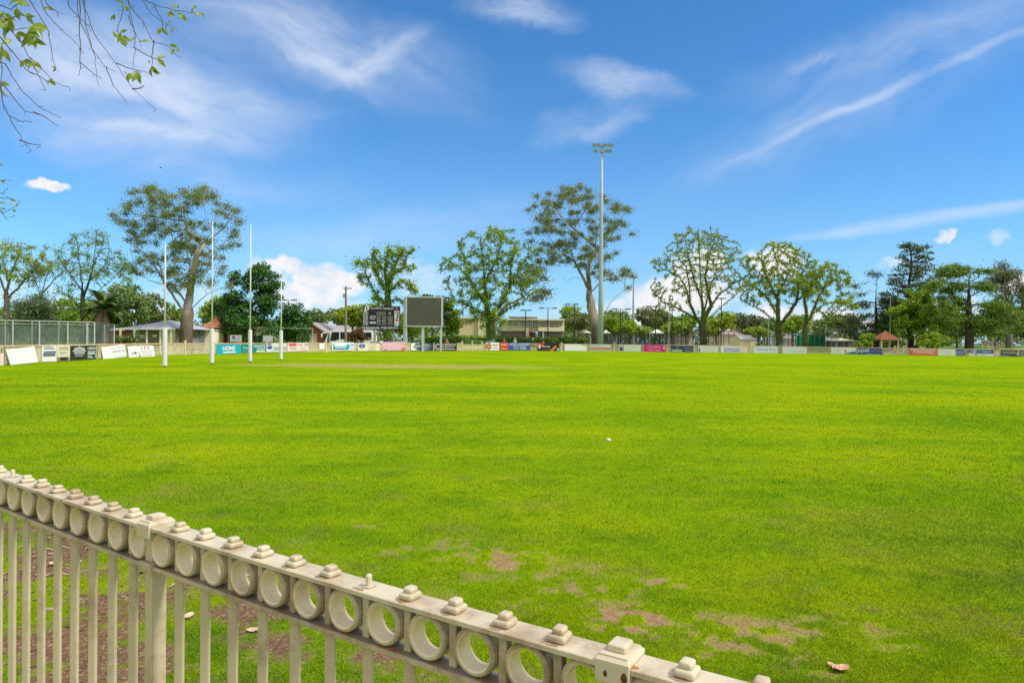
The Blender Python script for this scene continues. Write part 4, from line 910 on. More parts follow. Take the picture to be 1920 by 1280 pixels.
# ------------------------------------------------------------------ advertising boards
def col_mat(name, c): return mat('print_' + name, c, .45, .05, 6.)
PC = {k_: col_mat(k_, c) for k_, c in dict(white=(.74, .74, .75), off=(.66, .65, .60), cream=(.66, .60, .46), black=(.02, .02, .022), navy=(.03, .05, .13), blue=(.04, .10, .36), cyan=(.01, .34, .46), teal=(.01, .20, .18), sky=(.12, .42, .58), green=(.03, .20, .07), red=(.55, .04, .04), coral=(.72, .13, .09), orange=(.70, .20, .05), pink=(.64, .36, .46), palepink=(.72, .55, .55), magenta=(.62, .02, .22), mint=(.52, .62, .52), grey=(.33, .34, .36), lgrey=(.52, .54, .56), yellow=(.70, .60, .08), lilac=(.36, .34, .60), pale=(.62, .66, .72), dgrey=(.07, .085, .10), brown=(.30, .20, .12), slot=(.13, .13, .11)).items()}
_fontcache = {}
def text_geo(s):
    if s not in _fontcache:
        cu = bpy.data.curves.new('t', 'FONT'); cu.body = s; cu.resolution_u = 3; cu.offset = .012
        o = bpy.data.objects.new('t', cu); COL.objects.link(o); bpy.context.view_layer.update()
        me = bpy.data.meshes.new_from_object(o.evaluated_get(bpy.context.evaluated_depsgraph_get()))
        vs = [v_.co.copy() for v_ in me.vertices]; fs = [tuple(p.vertices) for p in me.polygons]
        x0 = min(v_.x for v_ in vs); x1 = max(v_.x for v_ in vs); y0 = min(v_.y for v_ in vs); y1 = max(v_.y for v_ in vs)
        _fontcache[s] = ([((v_.x - x0) / (x1 - x0), (v_.y - y0) / (y1 - y0)) for v_ in vs], fs)
        bpy.data.objects.remove(o); bpy.data.curves.remove(cu); bpy.data.meshes.remove(me)
    return _fontcache[s]
class Face:
    """printed face of a board: u to the right, v up, both 0..1"""
    def __init__(self, bl, br, tr, tl, root):
        self.c = [Vector(p) for p in (bl, br, tr, tl)]; self.root = root; self.parts = {}; self.lv = 0
        self.n = (self.c[1] - self.c[0]).cross(self.c[3] - self.c[0]).normalized()
        if self.n.dot(CAM - self.c[0]) < 0: self.n = -self.n
    def at(self, u_, v_, d=0.):
        bl, br, tr, tl = self.c; return bl.lerp(br, u_).lerp(tl.lerp(tr, u_), v_) + self.n * d
    def _mb(self, name, colr):
        k_ = (name, colr); 
        if k_ not in self.parts: self.lv += 1; self.parts[k_] = (MB(), .006 + .004 * self.lv)
        return self.parts[k_]
    def rect(self, u0, v0, u1, v1, colr, name='printed_panel', skew=0.):
        mb, d = self._mb(name, colr); mb.poly([self.at(u0, v0, d), self.at(u1, v0, d), self.at(u1 + skew, v1, d), self.at(u0 + skew, v1, d)], [(0, 1, 2, 3)]); return self
    def disc(self, u_, v_, ru, rv, colr, name='logo', a0=0., a1=360., inner=0.):
        mb, d = self._mb(name, colr); n = 24
        if inner:
            pts = [];
            for i in range(n + 1):
                a = R(a0 + (a1 - a0) * i / n); pts += [self.at(u_ + ru * math.cos(a), v_ + rv * math.sin(a), d), self.at(u_ + ru * inner * math.cos(a), v_ + rv * inner * math.sin(a), d)]
            mb.poly(pts, [(2 * i, 2 * i + 2, 2 * i + 3, 2 * i + 1) for i in range(n)])
        else:
            mb.poly([self.at(u_ + ru * math.cos(R(a0 + (a1 - a0) * i / n)), v_ + rv * math.sin(R(a0 + (a1 - a0) * i / n)), d) for i in range(n)], [tuple(range(n))])
        return self
    def pol(self, pts, colr, name='logo'):
        mb, d = self._mb(name, colr); mb.poly([self.at(a, c, d) for a, c in pts], [tuple(range(len(pts)))]); return self
    def text(self, s, u0, v0, u1, v1, colr, name='lettering', skew=0.):
        mb, d = self._mb(name, colr); vs, fs = text_geo(s)
        mb.poly([self.at(u0 + a * (u1 - u0) + skew * c, v0 + c * (v1 - v0), d) for a, c in vs], fs); return self
    def lines(self, u0, v0, u1, v1, n, colr, name='small_print'):
        h = (v1 - v0) / n
        for i in range(n):
            a = u0 + RNG.uniform(0, .12) * (u1 - u0); c = u1 - RNG.uniform(0, .12) * (u1 - u0); x_ = a
            while x_ < c - .01:
                w_ = RNG.uniform(.03, .09); e = min(c, x_ + w_); self.rect(x_, v0 + h * (i + .25), e, v0 + h * (i + .72), colr, name); x_ = e + .014
        return self
    def done(self):
        for (nm, colr), (mb, d) in self.parts.items(): mb.build(nm, PC[colr], self.root)
def board(label, x0, x1, tl, tr, bl, br, base, lean=0., out=.10, group=None, skl=0., skr=0.):
    """px edges (x0, x1), pixel rows of the four corners; skl/skr shift the top corners sideways in px"""
    def pt(px, py, o_):
        Y = fence_depth(px) - o_; return W(px, py, Y)
    root = empty('advertising_board', FB((x0 + x1) / 2, 0, out), 0, label, 'sign', group)
    BL, BR = pt(x0, bl, out + lean), pt(x1, br, out + lean); TL, TR = pt(x0 + skl, tl, out), pt(x1 + skr, tr, out)
    f = Face(BL, BR, TR, TL, root); mb = MB(); back = [p - f.n * .03 for p in (BL, BR, TR, TL)]
    mb.hexa([back[0], back[1], BR, BL], [back[3], back[2], TR, TL]); mb.build('panel', PC[base], root)
    return f
board('pale weathered board cut by the left edge of the photo', -22, 7, 663, 662, 688, 686, 'palepink').done()
f = board('large blank white board leaning askew at the far left', 20, 71, 655, 649, 684, 679, 'white', .35, skl=-9, skr=-6); f.done()
f = board('white board with three dark blue stripes, left of the cream one', 79, 106, 649, 648, 678, 677.5, 'white'); f.text('Kitchens', .12, .78, .85, .95, 'teal').rect(.1, .58, .95, .66, 'navy', 'stripe').rect(.06, .46, .92, .54, 'navy', 'stripe').rect(.06, .35, .9, .43, 'navy', 'stripe').rect(.25, .96, .7, .99, 'navy', 'stripe').done()
f = board('small cream board with dark lower panel, joined to the striped white board', 107, 131, 648.5, 648, 677, 676, 'cream'); f.lines(.1, .72, .9, .92, 2, 'brown').lines(.2, .45, .8, .62, 1, 'grey').rect(0, .0, .97, .26, 'brown').rect(.2, .04, .8, .24, 'black', 'logo').done()
f = board('black board with grey house picture and white lines', 132.5, 180.5, 648.5, 647.5, 675, 673, 'black'); f.rect(.12, .40, .52, .88, 'grey', 'picture').pol([(.05, .62), (.32, .98), (.58, .62), (.55, .58), (.32, .86), (.08, .58)], 'lgrey').text('OSBORN', .63, .70, .97, .90, 'white').rect(.63, .52, .97, .60, 'lgrey', 'stripe').rect(.63, .37, .94, .46, 'white', 'stripe').rect(.63, .22, .80, .29, 'lgrey', 'stripe').rect(.63, .10, .86, .17, 'lgrey', 'stripe').lines(.12, .22, .5, .36, 1, 'lgrey').rect(.92, .08, .97, .35, 'sky', 'logo').done()
f = board('tilted white board with a faint phone number', 194, 237, 650, 645.5, 674, 668.5, 'white', .3, skl=-4, skr=-3); f.text('1300 882 150', .42, .42, .95, .62, 'grey').lines(.35, .74, .98, .90, 1, 'lgrey').lines(.45, .06, .95, .18, 1, 'lgrey').done()
f = board('narrow tilted white board with a small dark mark', 242, 262, 648.5, 648, 671.5, 671, 'white', .25, skl=-2.5, skr=-4); f.pol([(.3, .36), (.6, .5), (.85, .46), (.7, .36), (.5, .42), (.4, .3)], 'black').lines(.5, .25, .9, .33, 1, 'lgrey').done()
f = board('tilted white board with red initials above purple lines', 265, 291, 648, 647.5, 671, 669.5, 'white', .25, skl=-9, skr=-3.5); f.text("LJ's", .22, .70, .72, .93, 'red').rect(.1, .58, .88, .61, 'grey', 'stripe').lines(.12, .34, .9, .52, 2, 'cream').lines(.12, .18, .9, .28, 1, 'lilac').done()
f = board('teal blue board lettered HOME with a red centred O', 406, 452, 645.5, 645, 664.5, 662.5, 'cyan'); f.text('H', .24, .36, .36, .80, 'white', 'first_letter').text('ME', .52, .36, .76, .80, 'white', 'last_letters').disc(.445, .58, .068, .23, 'white').disc(.445, .58, .045, .16, 'red').disc(.445, .58, .018, .06, 'white', 'logo_centre').rect(.25, .12, .76, .24, 'white', 'stripe').done()
f = board('dark green board with white script beside the teal blue one', 453, 498, 644.5, 644, 661, 659.5, 'teal'); f.text('Tower', .05, .42, .42, .66, 'cream').text('IGNITE', .50, .60, .98, .84, 'white').text('Wellness', .62, .34, .98, .52, 'white').lines(.05, .1, .4, .22, 1, 'sky').rect(.6, .0, .96, .22, 'mint').done()
f = board('grey green photo board with a round blue badge', 499.5, 537, 643.5, 643, 660, 659, 'mint'); f.rect(.0, .05, .36, .95, 'lgrey').rect(.04, .84, .24, .98, 'navy', 'stripe').disc(.16, .52, .12, .24, 'blue').rect(.0, .08, .24, .28, 'white').rect(.36, .2, .98, .55, 'grey', 'picture').rect(.5, .55, .9, .75, 'lgrey', 'hill').done()
f = board('off white board with red sign reading FUEL and two text lines', 539, 579, 642.5, 642, 659, 657.5, 'palepink'); f.rect(.06, .68, .42, .90, 'red', 'logo').rect(.08, .56, .42, .62, 'red', 'stripe').text('fuel', .12, .20, .40, .50, 'grey').text('ROAST', .5, .66, .72, .86, 'grey', 'first_word').text('BLEND', .78, .66, .99, .86, 'grey', 'second_word').lines(.52, .36, .94, .52, 1, 'lgrey').lines(.6, .1, .9, .24, 1, 'lgrey').done()
f = board('small blank white board beside the tall fence post', 599, 608, 643.5, 643.5, 655, 655, 'white'); f.done()
f = board('white board with a wide turquoise skyline picture', 623, 664, 642, 642, 657.5, 656.5, 'white'); f.rect(.04, .2, .73, .55, 'sky', 'picture').rect(.04, .2, .11, .88, 'sky', 'picture').rect(.65, .2, .78, .8, 'cyan', 'tower').rect(.04, .12, .73, .24, 'blue', 'stripe').lines(.13, .28, .62, .44, 1, 'white').rect(.82, .58, .98, .84, 'lilac', 'logo').lines(.8, .14, .98, .5, 2, 'lilac').done()
f = board('cream board with a blue oval at its left end', 671, 711.5, 643.5, 643.5, 658, 657.5, 'cream'); f.disc(.19, .66, .15, .28, 'blue').disc(.19, .66, .06, .10, 'lilac', 'logo_centre').lines(.42, .74, .9, .94, 1, 'grey').lines(.5, .5, .84, .66, 1, 'grey').lines(.45, .28, .85, .44, 1, 'brown').lines(.45, .04, .85, .16, 1, 'brown').done()
f = board('pale pink board with white script below the scoreboard post', 716, 760, 641, 640.5, 657.5, 656.5, 'pink'); f.text('Simply Flowers', .14, .54, .93, .80, 'palepink').lines(.2, .28, .9, .46, 1, 'palepink').rect(.84, 0.02, .99, .35, 'coral').disc(.15, .06, .07, .1, 'brown').done()
f = board('white and navy board with a diamond logo reading NJCR', 771, 812.5, 643, 642.5, 656.5, 656, 'white'); f.pol([(.06, .5), (.22, .98), (.50, .80), (.50, .2), (.28, .02)], 'navy').rect(.36, 0, 1, 1, 'navy').text('NJCR', .10, .3, .46, .72, 'white').text('EXTERIOR', .56, .62, .90, .84, 'white').text('CLEANING', .54, .38, .92, .58, 'lgrey').text('SERVICE', .6, .1, .86, .3, 'lgrey').done()
f = board('black board with a white ring logo, right below the dark screen', 815.5, 856.5, 643, 643, 656.5, 656, 'black'); f.disc(.12, .5, .10, .42, 'white', 'logo', 40, 320, .8).disc(.12, .5, .06, .24, 'brown', 'logo_centre', 90, 330, .7).text('D.L.K. MOTORCYCLE', .24, .62, .94, .88, 'white').lines(.3, .36, .92, .52, 1, 'palepink').lines(.26, .08, .95, .24, 1, 'white').done()
f = board('white board with a round red and green badge, right of the gate', 911.5, 936, 641.5, 642, 657, 656.5, 'white'); f.disc(.2, .5, .2, .46, 'green').disc(.2, .5, .16, .38, 'orange', 'logo_ring').disc(.2, .5, .10, .26, 'red', 'logo_disc').text('W', .11, .34, .29, .68, 'cream', 'badge_letter').lines(.42, .56, .98, .78, 1, 'red').lines(.5, .22, .95, .4, 1, 'sky').done()
f = board('small orange red board between the badge board and the blue one', 936.5, 953, 641.5, 642, 656.5, 656.5, 'red'); f.text('FIJO', .2, .52, .95, .86, 'cream').rect(.02, .55, .2, .8, 'green', 'logo').text('home', .22, .12, .8, .38, 'yellow').done()
f = board('royal blue board with white text and yellow wording', 953.5, 995, 642, 642.5, 656.5, 656.5, 'blue'); f.text('ARTISAN CARPENTERS', .03, .68, .94, .90, 'white').lines(.14, .50, .84, .62, 1, 'lgrey').text('Work', .24, .16, .46, .46, 'yellow').text('Craft', .52, .16, .78, .46, 'white').done()
f = board('black board with a red logo and an orange diagonal flash', 1008, 1049, 642.5, 643.5, 657.5, 658, 'black'); f.rect(0, .68, .3, 1, 'red').disc(.09, .55, .06, .28, 'palepink', 'logo').text('Brewing', .2, .40, .56, .68, 'white').lines(.2, .16, .55, .26, 1, 'coral').pol([(.54, .02), (.70, .02), (.90, .62), (.80, .68)], 'orange', 'flash').disc(.93, .2, .055, .16, 'lgrey', 'badge').done()
f = board('blank white board left of the light tower foot', 1058.5, 1101, 645, 645.5, 657.5, 658, 'white'); f.done()
f = board('pale board with two red stripes at the light tower foot', 1104, 1145, 645.5, 646, 658, 658.5, 'mint'); f.rect(.02, .38, .97, .52, 'coral', 'stripe').rect(.02, .18, .97, .32, 'coral', 'stripe').lines(.1, .66, .6, .84, 1, 'lgrey').rect(.55, .6, .97, .9, 'pale').lines(.05, .2, .95, .3, 1, 'palepink').done()
f = board('pale grey board with a small blue picture at its left', 1160, 1203, 646, 646.5, 658.5, 659, 'off'); f.rect(.02, .1, .24, .92, 'lilac', 'picture').pol([(.03, .12), (.2, .12), (.14, .7), (.06, .5)], 'navy', 'picture_shape').lines(.34, .66, .9, .84, 1, 'lgrey').lines(.32, .2, .8, .34, 1, 'pale').rect(.98, 0, 1, 1, 'green', 'edge').done()
f = board('bright magenta board with pale lettering', 1207.5, 1248, 646, 647, 659.5, 660, 'magenta'); f.text('Gentility', .16, .46, .78, .86, 'pink').text('day spa', .2, .14, .76, .36, 'palepink').disc(.93, .6, .05, .3, 'pink').done()
f = board('dark navy board with a small green crest', 1258, 1300, 647.5, 648.5, 659.5, 660.5, 'navy'); f.rect(.22, .45, .36, .92, 'green', 'logo').rect(.05, .06, .5, .26, 'lgrey', 'stripe').lines(.56, .56, .98, .74, 1, 'lilac').lines(.56, .2, .98, .36, 1, 'lgrey').rect(.0, .3, .5, .42, 'grey', 'stripe').done()
f = board('pale greenish white board with a blue end, in front of the wide elm', 1309, 1347, 648, 649, 660, 660.5, 'off'); f.rect(0, .05, .13, .95, 'pale').rect(.03, .1, .10, .6, 'blue', 'logo').lines(.2, .62, .9, .82, 1, 'mint').lines(.2, .18, .9, .34, 1, 'mint').done()
f = board('white board with a blue band, left of the cream shed front', 1351.5, 1400, 648.5, 650, 660.5, 661.5, 'white'); f.rect(.12, .1, .72, .78, 'lilac', 'band').text('Nutrition Services', .16, .46, .68, .68, 'white').rect(.74, .05, .98, .95, 'palepink').lines(.16, .16, .5, .3, 1, 'white').done()
f = board('pale board with blue script reading Riverside Pools', 1413.5, 1458.5, 649.5, 650, 661.5, 662, 'pale'); f.text('Riverside Pools', .12, .42, .92, .82, 'lilac', skew=.02).lines(.4, .1, .9, .24, 1, 'lgrey').done()
f = board('plain pale board with faint grey phone number, between two elms', 1467, 1513, 650, 650.5, 662.5, 663, 'pale'); f.text('PAT 6262', .40, .22, .92, .46, 'lgrey').lines(.1, .5, .5, .62, 1, 'pale').disc(.58, .86, .03, .08, 'palepink').done()
f = board('white board with a blue swoosh at its lower right', 1558, 1604.5, 651, 652, 663.5, 664, 'white'); f.pol([(.52, .02), (1, .02), (1, .38), (.8, .25)], 'blue').pol([(.55, .02), (1, .42), (1, .52), (.6, .2)], 'sky', 'logo_edge').rect(.56, .2, .62, .66, 'coral', 'mark').lines(.1, .58, .4, .78, 1, 'lgrey').lines(.22, .3, .32, .42, 1, 'grey').done()
f = board('blue board lettered pet in white', 1607.5, 1653.5, 652.5, 653, 664.5, 665, 'blue'); f.text('pet', .17, .22, .50, .90, 'white').rect(.03, .34, .07, .78, 'white', 'logo').rect(.09, .34, .14, .78, 'pink', 'logo_part').lines(.28, .04, .98, .14, 1, 'white').lines(.55, .5, .95, .66, 1, 'lilac').disc(.72, .62, .05, .14, 'red', 'mark').done()
f = board('coral red board lettered FOODWORKS', 1706, 1756, 653, 653.5, 666, 667, 'coral'); f.text('FOODWORKS', .13, .24, .94, .70, 'white').rect(.0, .78, .97, .95, 'palepink', 'stripe').done()
f = board('white board with faint lines and a blue striped end', 1758.5, 1808, 654.5, 655, 666.5, 667, 'white'); f.lines(.16, .6, .5, .7, 1, 'mint').lines(.16, .3, .5, .38, 1, 'mint').rect(.68, 0, 1, 1, 'blue').rect(.69, .58, .98, .68, 'lgrey', 'stripe').rect(.69, .28, .98, .38, 'lgrey', 'stripe').rect(.69, .12, .98, .18, 'sky', 'stripe').done()
f = board('tiny blue and white board right of the cedar trunk', 1816, 1828, 655, 655, 667, 667.5, 'white'); f.rect(0, .45, .9, .98, 'blue').rect(.3, .55, .85, .85, 'lilac', 'logo').done()
f = board('white board with a blue top band lettered in white', 1831.5, 1863, 655.5, 656, 667.5, 668, 'white'); f.rect(0, .42, 1, 1, 'blue').text("L. Henry's", .14, .52, .86, .86, 'white').lines(.1, .1, .6, .24, 1, 'cream').done()
f = board('dark slate board lettered temple near the right edge', 1876, 1909, 656, 656.5, 668, 669, 'dgrey'); f.text('temple', .08, .42, .86, .84, 'lgrey').rect(.05, .08, .5, .22, 'sky', 'stripe').pol([(.88, .3), (.98, .9), (.98, .3)], 'lgrey').done()
f = board('dark slate striped board cut by the right edge', 1911, 1946, 656.5, 657, 669, 669.5, 'dgrey'); f.rect(0.05, .7, .95, .8, 'lgrey', 'stripe').rect(.05, .4, .95, .5, 'lgrey', 'stripe').rect(.05, .12, .95, .22, 'lgrey', 'stripe').done()
# two small panels standing above the fence near the goal
for x0, x1, y0, y1, lb, kk in ((431, 453, 628, 640.5, 'small white notice above the fence, over the teal board', 1), (493, 511, 629, 640.5, 'small plain grey panel above the fence between the right goal posts', 0)):
    Y = fence_depth(x0) + 3; root = empty('notice_board', W((x0 + x1) / 2, 640, Y) * 1, 0, lb, 'sign'); root.location.z = 0
    f = Face(W(x0, y1, Y), W(x1, y1, Y), W(x1, y0, Y), W(x0, y0, Y), root); mb = MB(); mb.box(X(x0, Y), X(x1, Y), Y + .001, Y + .04, Z(x0, y1, Y), Z(x0, y0, Y)); mb.build('panel', PC['lgrey'], root)
    for xx in (x0 + 2, x1 - 2): MB().tube([(X(xx, Y), Y + .08, 0), (X(xx, Y), Y + .08, Z(xx, y1, Y) + .2)], .03, 6).build('leg', PC['grey'], root)
    if kk: f.disc(.32, .68, .14, .18, 'navy').lines(.1, .2, .9, .45, 2, 'grey').lines(.55, .6, .95, .85, 1, 'lilac')
    f.done()

# ------------------------------------------------------------------ goal posts
M_post = mat('post_white', (.64, .64, .66), .5, .04, 1.5); M_pad = mat('post_padding', (.62, .62, .63), .6, .08, 1.2, col2=(.6, .52, .45), thr=(.62, .75))
for px, yb, yp, yt, rr, lb in ((309, 684.7, 615, 455, .058, 'nearest white behind post with padded base, leftmost of the row'), (397.5, 678.4, 616.5, 415, .055, 'second tall white goal post, in front of the huge gum\'s limb'), (469, 675.5, 618.5, 421, .055, 'third tall white goal post, in front of the dark dense tree'), (527, 671.8, 620, 522, .058, 'farthest short white behind post, right of the dark dense tree')):
    Y = 2.26 * FPX / (yb - yp); g = W(px, 640, Y); g.z = 0; root = empty('goal_post', g, 0, lb, 'goal post', 'goal posts at the near end of the oval')
    zp, zt = Z(px, yp, Y), Z(px, yt, Y)
    MB().tube([g + Vector((0, 0, zp - .02)), g + Vector((0, 0, zp + (zt - zp) * .55)), g + Vector((0, 0, zt))], [rr, rr * .9, rr * .45], 14).build('pole', M_post, root, True)
    mb = MB(); mb.tube([g + Vector((0, 0, .06)), g + Vector((0, 0, .12)), g + Vector((0, 0, zp - .05)), g + Vector((0, 0, zp))], [.12, .14, .14, .125], 18); mb.build('padding', M_pad, root)
    MB().tube([g + Vector((0, 0, -.02)), g + Vector((0, 0, .08))], [.10, .10], 12).build('ground_sleeve', PC['black'], root)

# ------------------------------------------------------------------ scoreboard
Y = 103.5; root = empty('scoreboard', W(714, 640, Y) * 1, 0, 'dark manual scoreboard on posts lettered REGIONAL TYRE SERVICE', 'scoreboard'); root.location.z = 0
M_dark = mat('scoreboard_black', (.02, .023, .028), .5, .15, 2.); M_slot = mat('number_slot', (.16, .16, .14), .6, .15, 3.); M_steel = mat('galvanised_steel', (.46, .49, .52), .45, .1, 3., metal=.3)
mb = MB(); mb.box(X(680, Y), X(749.5, Y), Y, Y + .35, Z(714, 618.2, Y), Z(714, 574, Y)); mb.build('panel', M_dark, root)
fa = Face(W(680, 618.3, Y), W(749.5, 617.8, Y), W(749.5, 574, Y), W(680, 573.4, Y), root)
fa.c = [Vector((p.x, Y - .002, p.z)) for p in fa.c]; fa.n = Vector((0, -1, 0))
fa.text('Tom Lafferty', .20, .855, .52, .955, 'white').text('Scoreboard', .56, .86, .84, .945, 'white')
fa.rect(.0, .16, .155, .99, 'dgrey', 'left_panel').lines(.005, .20, .15, .74, 7, 'lgrey').pol([(.03, .76), (.12, .76), (.11, .83), (.09, .86), (.1, .97), (.06, .97), (.06, .86), (.04, .82)], 'pale', 'emblem').pol([(.115, .84), (.175, .84), (.18, 1.02), (.11, 1.02), (.13, .93)], 'cream', 'crest')
fa.rect(.37, .60, .62, .76, 'slot', 'score_window')
for a, c in ((.375, .49), (.52, .635), (.67, .82)): fa.rect(a, .40, c, .58, 'slot', 'score_window').rect(a, .20, c, .34, 'slot', 'score_window')
fa.text('GLS', .385, .355, .485, .395, 'white').text('BHS', .53, .355, .63, .395, 'white').text('TTL', .69, .355, .80, .395, 'white')
fa.text('ACTIVE', .19, .52, .355, .59, 'white').text('MAGS', .20, .44, .33, .50, 'white').rect(.19, .26, .355, .34, 'lgrey', 'name_plate').text('Q', .70, .65, .76, .73, 'white')
fa.rect(.86, .16, .985, .80, 'white', 'side_panel').pol([(.875, .76), (.95, .78), (.975, .7), (.955, .62), (.975, .56), (.95, .47), (.9, .46), (.885, .53), (.92, .51), (.94, .55), (.92, .6), (.90, .62), (.94, .66), (.94, .71), (.91, .73)], 'black', 'emblem').pol([(.87, .74), (.885, .74), (.90, .66), (.89, .6)], 'red', 'emblem_flash').rect(.88, .36, .975, .44, 'red', 'red_bar').lines(.88, .2, .98, .3, 2, 'sky').disc(.92, .9, .03, .06, 'brown', 'crest')
fa.text('REGIONAL TYRE SERVICE', .09, .03, .96, .125, 'white').rect(.005, .015, .06, .13, 'lgrey', 'logo_box').rect(.02, .04, .045, .11, 'dgrey', 'logo_inner')
fa.done()
for px in (690, 737): MB().box(X(px - .9, Y), X(px + .9, Y), Y + .36, Y + .55, 0, Z(px, 575, Y)).build('leg', M_steel, root)

# ------------------------------------------------------------------ big video screen
Y = 101.; yaw = R(-10); root = empty('video_screen', W(793, 640, Y) * 1, 0, 'big blank dark video screen in a silver frame on three legs', 'screen'); root.location.z = 0
x0, x1 = X(760.5, Y), X(828.5, Y); z0, z1 = Z(793, 612.5, Y), Z(793, 555.5, Y); wd = x1 - x0
def sc_pt(u_, d, z_): return Vector((x0 + u_ * wd, Y + u_ * .55 + d, z_))
def sc_box(u0, u1, d0, d1, za, zb): return MB().hexa([sc_pt(u0, d0, za), sc_pt(u1, d0, za), sc_pt(u1, d1, za), sc_pt(u0, d1, za)], [sc_pt(u0, d0, zb), sc_pt(u1, d0, zb), sc_pt(u1, d1, zb), sc_pt(u0, d1, zb)])
sc_box(.02, .98, 0, .7, z0 + .1, z1 - .1).build('cabinet', M_steel, root)
m_led = mat('led_face', (.075, .075, .062), .55, .12, 1.2, spec=.25); sc_box(.035, .965, -.02, -.003, z0 + .17, z1 - .2).build('led_face', m_led, root)
for nm, a in (('frame_side', (-.005, .032, -.06, .75, z0, z1)), ('frame_side', (.968, 1.005, -.06, .75, z0, z1)), ('frame_top', (.033, .967, -.06, .75, z1 - .18, z1 - .003)), ('frame_bottom', (.033, .967, -.06, .75, z0 + .003, z0 + .15))): sc_box(*a).build(nm, M_steel, root)
for u0, u1 in ((-.02, .035), (.43, .50), (.93, .985)): sc_box(u0, u1, .1, .5, 0, z0 - .003).build('leg', M_steel, root)
sc_box(-.07, -.012, .2, .9, 0, z1 - .1).build('side_column', M_steel, root)

# ------------------------------------------------------------------ light tower
Y = 114.; bx = X(1126, Y); root = empty('light_tower', (bx, Y, 0), 0, 'very tall grey steel light tower with floodlights on two crossarms', 'light tower')
zt = Z(1128, 284, Y); M_pole = mat('pole_steel', (.34, .41, .46), .5, .08, 1.); M_lamp = mat('floodlight_body', (.33, .38, .43), .5, .1, 4.); M_glass = mat('lamp_glass', (.30, .33, .36), .15, .05, 4.)
MB().tube([(bx, Y, -.1), (bx, Y, zt * .33), (bx, Y, zt * .66), (bx, Y, zt)], [.50, .38, .28, .19], 20).build('mast', M_pole, root, True)
MB().tube([(bx, Y, 0), (bx, Y, .5)], .62, 16).build('base_plate', M_pole, root)
MB().tube([(bx, Y, zt - .25), (bx, Y, zt + .05), (bx, Y, zt + 1.0)], [.30, .34, .12], 12).build('head_collar', M_lamp, root)
for za, lamps, w_ in ((zt + 1.0, (-1.35, -.62, .35, 1.05, 1.6), 1.75), (zt + .05, (-1.1, .75, 1.3), 1.4)):
    MB().box(bx - w_, bx + w_, Y - .06, Y + .06, za - .05, za + .05).build('crossarm', M_lamp, root)
    for lx in lamps:
        c = Vector((bx + lx, Y - .3, za - .02)); ax = Vector((0, -.75, -.45)).normalized(); mb = MB()
        mb.tube([c - ax * .22, c - ax * .1, c + ax * .12, c + ax * .2], [.10, .2, .30, .33], 12); mb.build('floodlight', M_lamp, root)
# ------------------------------------------------------------------ slim masts and lamp poles
def mast(px, Y, top, r, label, m=None, cap=True, bulge=0):
    g = W(px, 640, Y); g.z = 0; root = empty('mast', g, 0, label, 'pole'); zt = Z(px, top, Y)
    MB().tube([g, g + Vector((0, 0, zt * .45)), g + Vector((0, 0, zt))], [r, r * .8, r * .4], 8).build('shaft', m or M_pole, root)
    if bulge:
        mb = MB(); mb.box(g.x - bulge, g.x + bulge, g.y - .05, g.y + .05, zt - .1, zt + .05)
        for s_ in (-.8, -.3, .3, .8): mb.tube([g + Vector((s_ * bulge, -.1, zt + .05)), g + Vector((s_ * bulge, -.35, zt + .25))], [.18, .25], 8)
        mb.build('lamp_head', M_lamp, root)
    else: MB().tube([g + Vector((0, 0, zt)), g + Vector((0, 0, zt + .14))], [r * .8, r * .3], 8).build('cap', m or M_pole, root)
mast(1187, 150, 520, .30, 'distant grey light tower right of the big one', bulge=1.0); mast(1254, 135, 560, .12, 'thin grey pole left of the wide elm'); mast(1258, 124, 640, .06, 'short thin stake by the tennis court') if False else None
mast(1441, 128, 592, .14, 'thin grey pole behind the cream shed'); mast(1607, 140, 590, .12, 'pale grey pole above the grey sheds'); mast(1669, 108, 556, .10, 'pale slim pole above the tiled kiosk')
M_dkpole = mat('dark_pole', (.028, .032, .034), .5, .1, 2.)
def court_lamp(px, Y, top, a, c, label, m=None):
    g = W(px, 640, Y); g.z = 0; root = empty('court_lamp', g, 0, label, 'lamp post', 'lamp posts of the tennis courts'); zt = Z(px, top, Y); k_ = Y / FPX; mm = m or M_dkpole
    MB().tube([g, g + Vector((0, 0, zt))], [.10, .075], 8).build('pole', mm, root)
    MB().box(g.x - (px - a) * k_ + .5, g.x + (c - px) * k_ - .5, Y - .04, Y + .04, zt - .02, zt + .06).build('crossarm', mm, root)
    for s_, ex in ((-1, px - a), (1, c - px)):
        x_ = g.x + s_ * ex * k_; w_ = .95; xa, xb = (x_, x_ + w_) if s_ < 0 else (x_ - w_, x_)
        MB().hexa([(xa, Y - .3, zt - .06), (xb, Y - .3, zt - .02), (xb, Y + .3, zt - .02), (xa, Y + .3, zt - .06)], [(xa + .06, Y - .24, zt + .12), (xb, Y - .24, zt + .16), (xb, Y + .24, zt + .16), (xa + .06, Y + .24, zt + .12)]).build('lamp_head', mm, root)
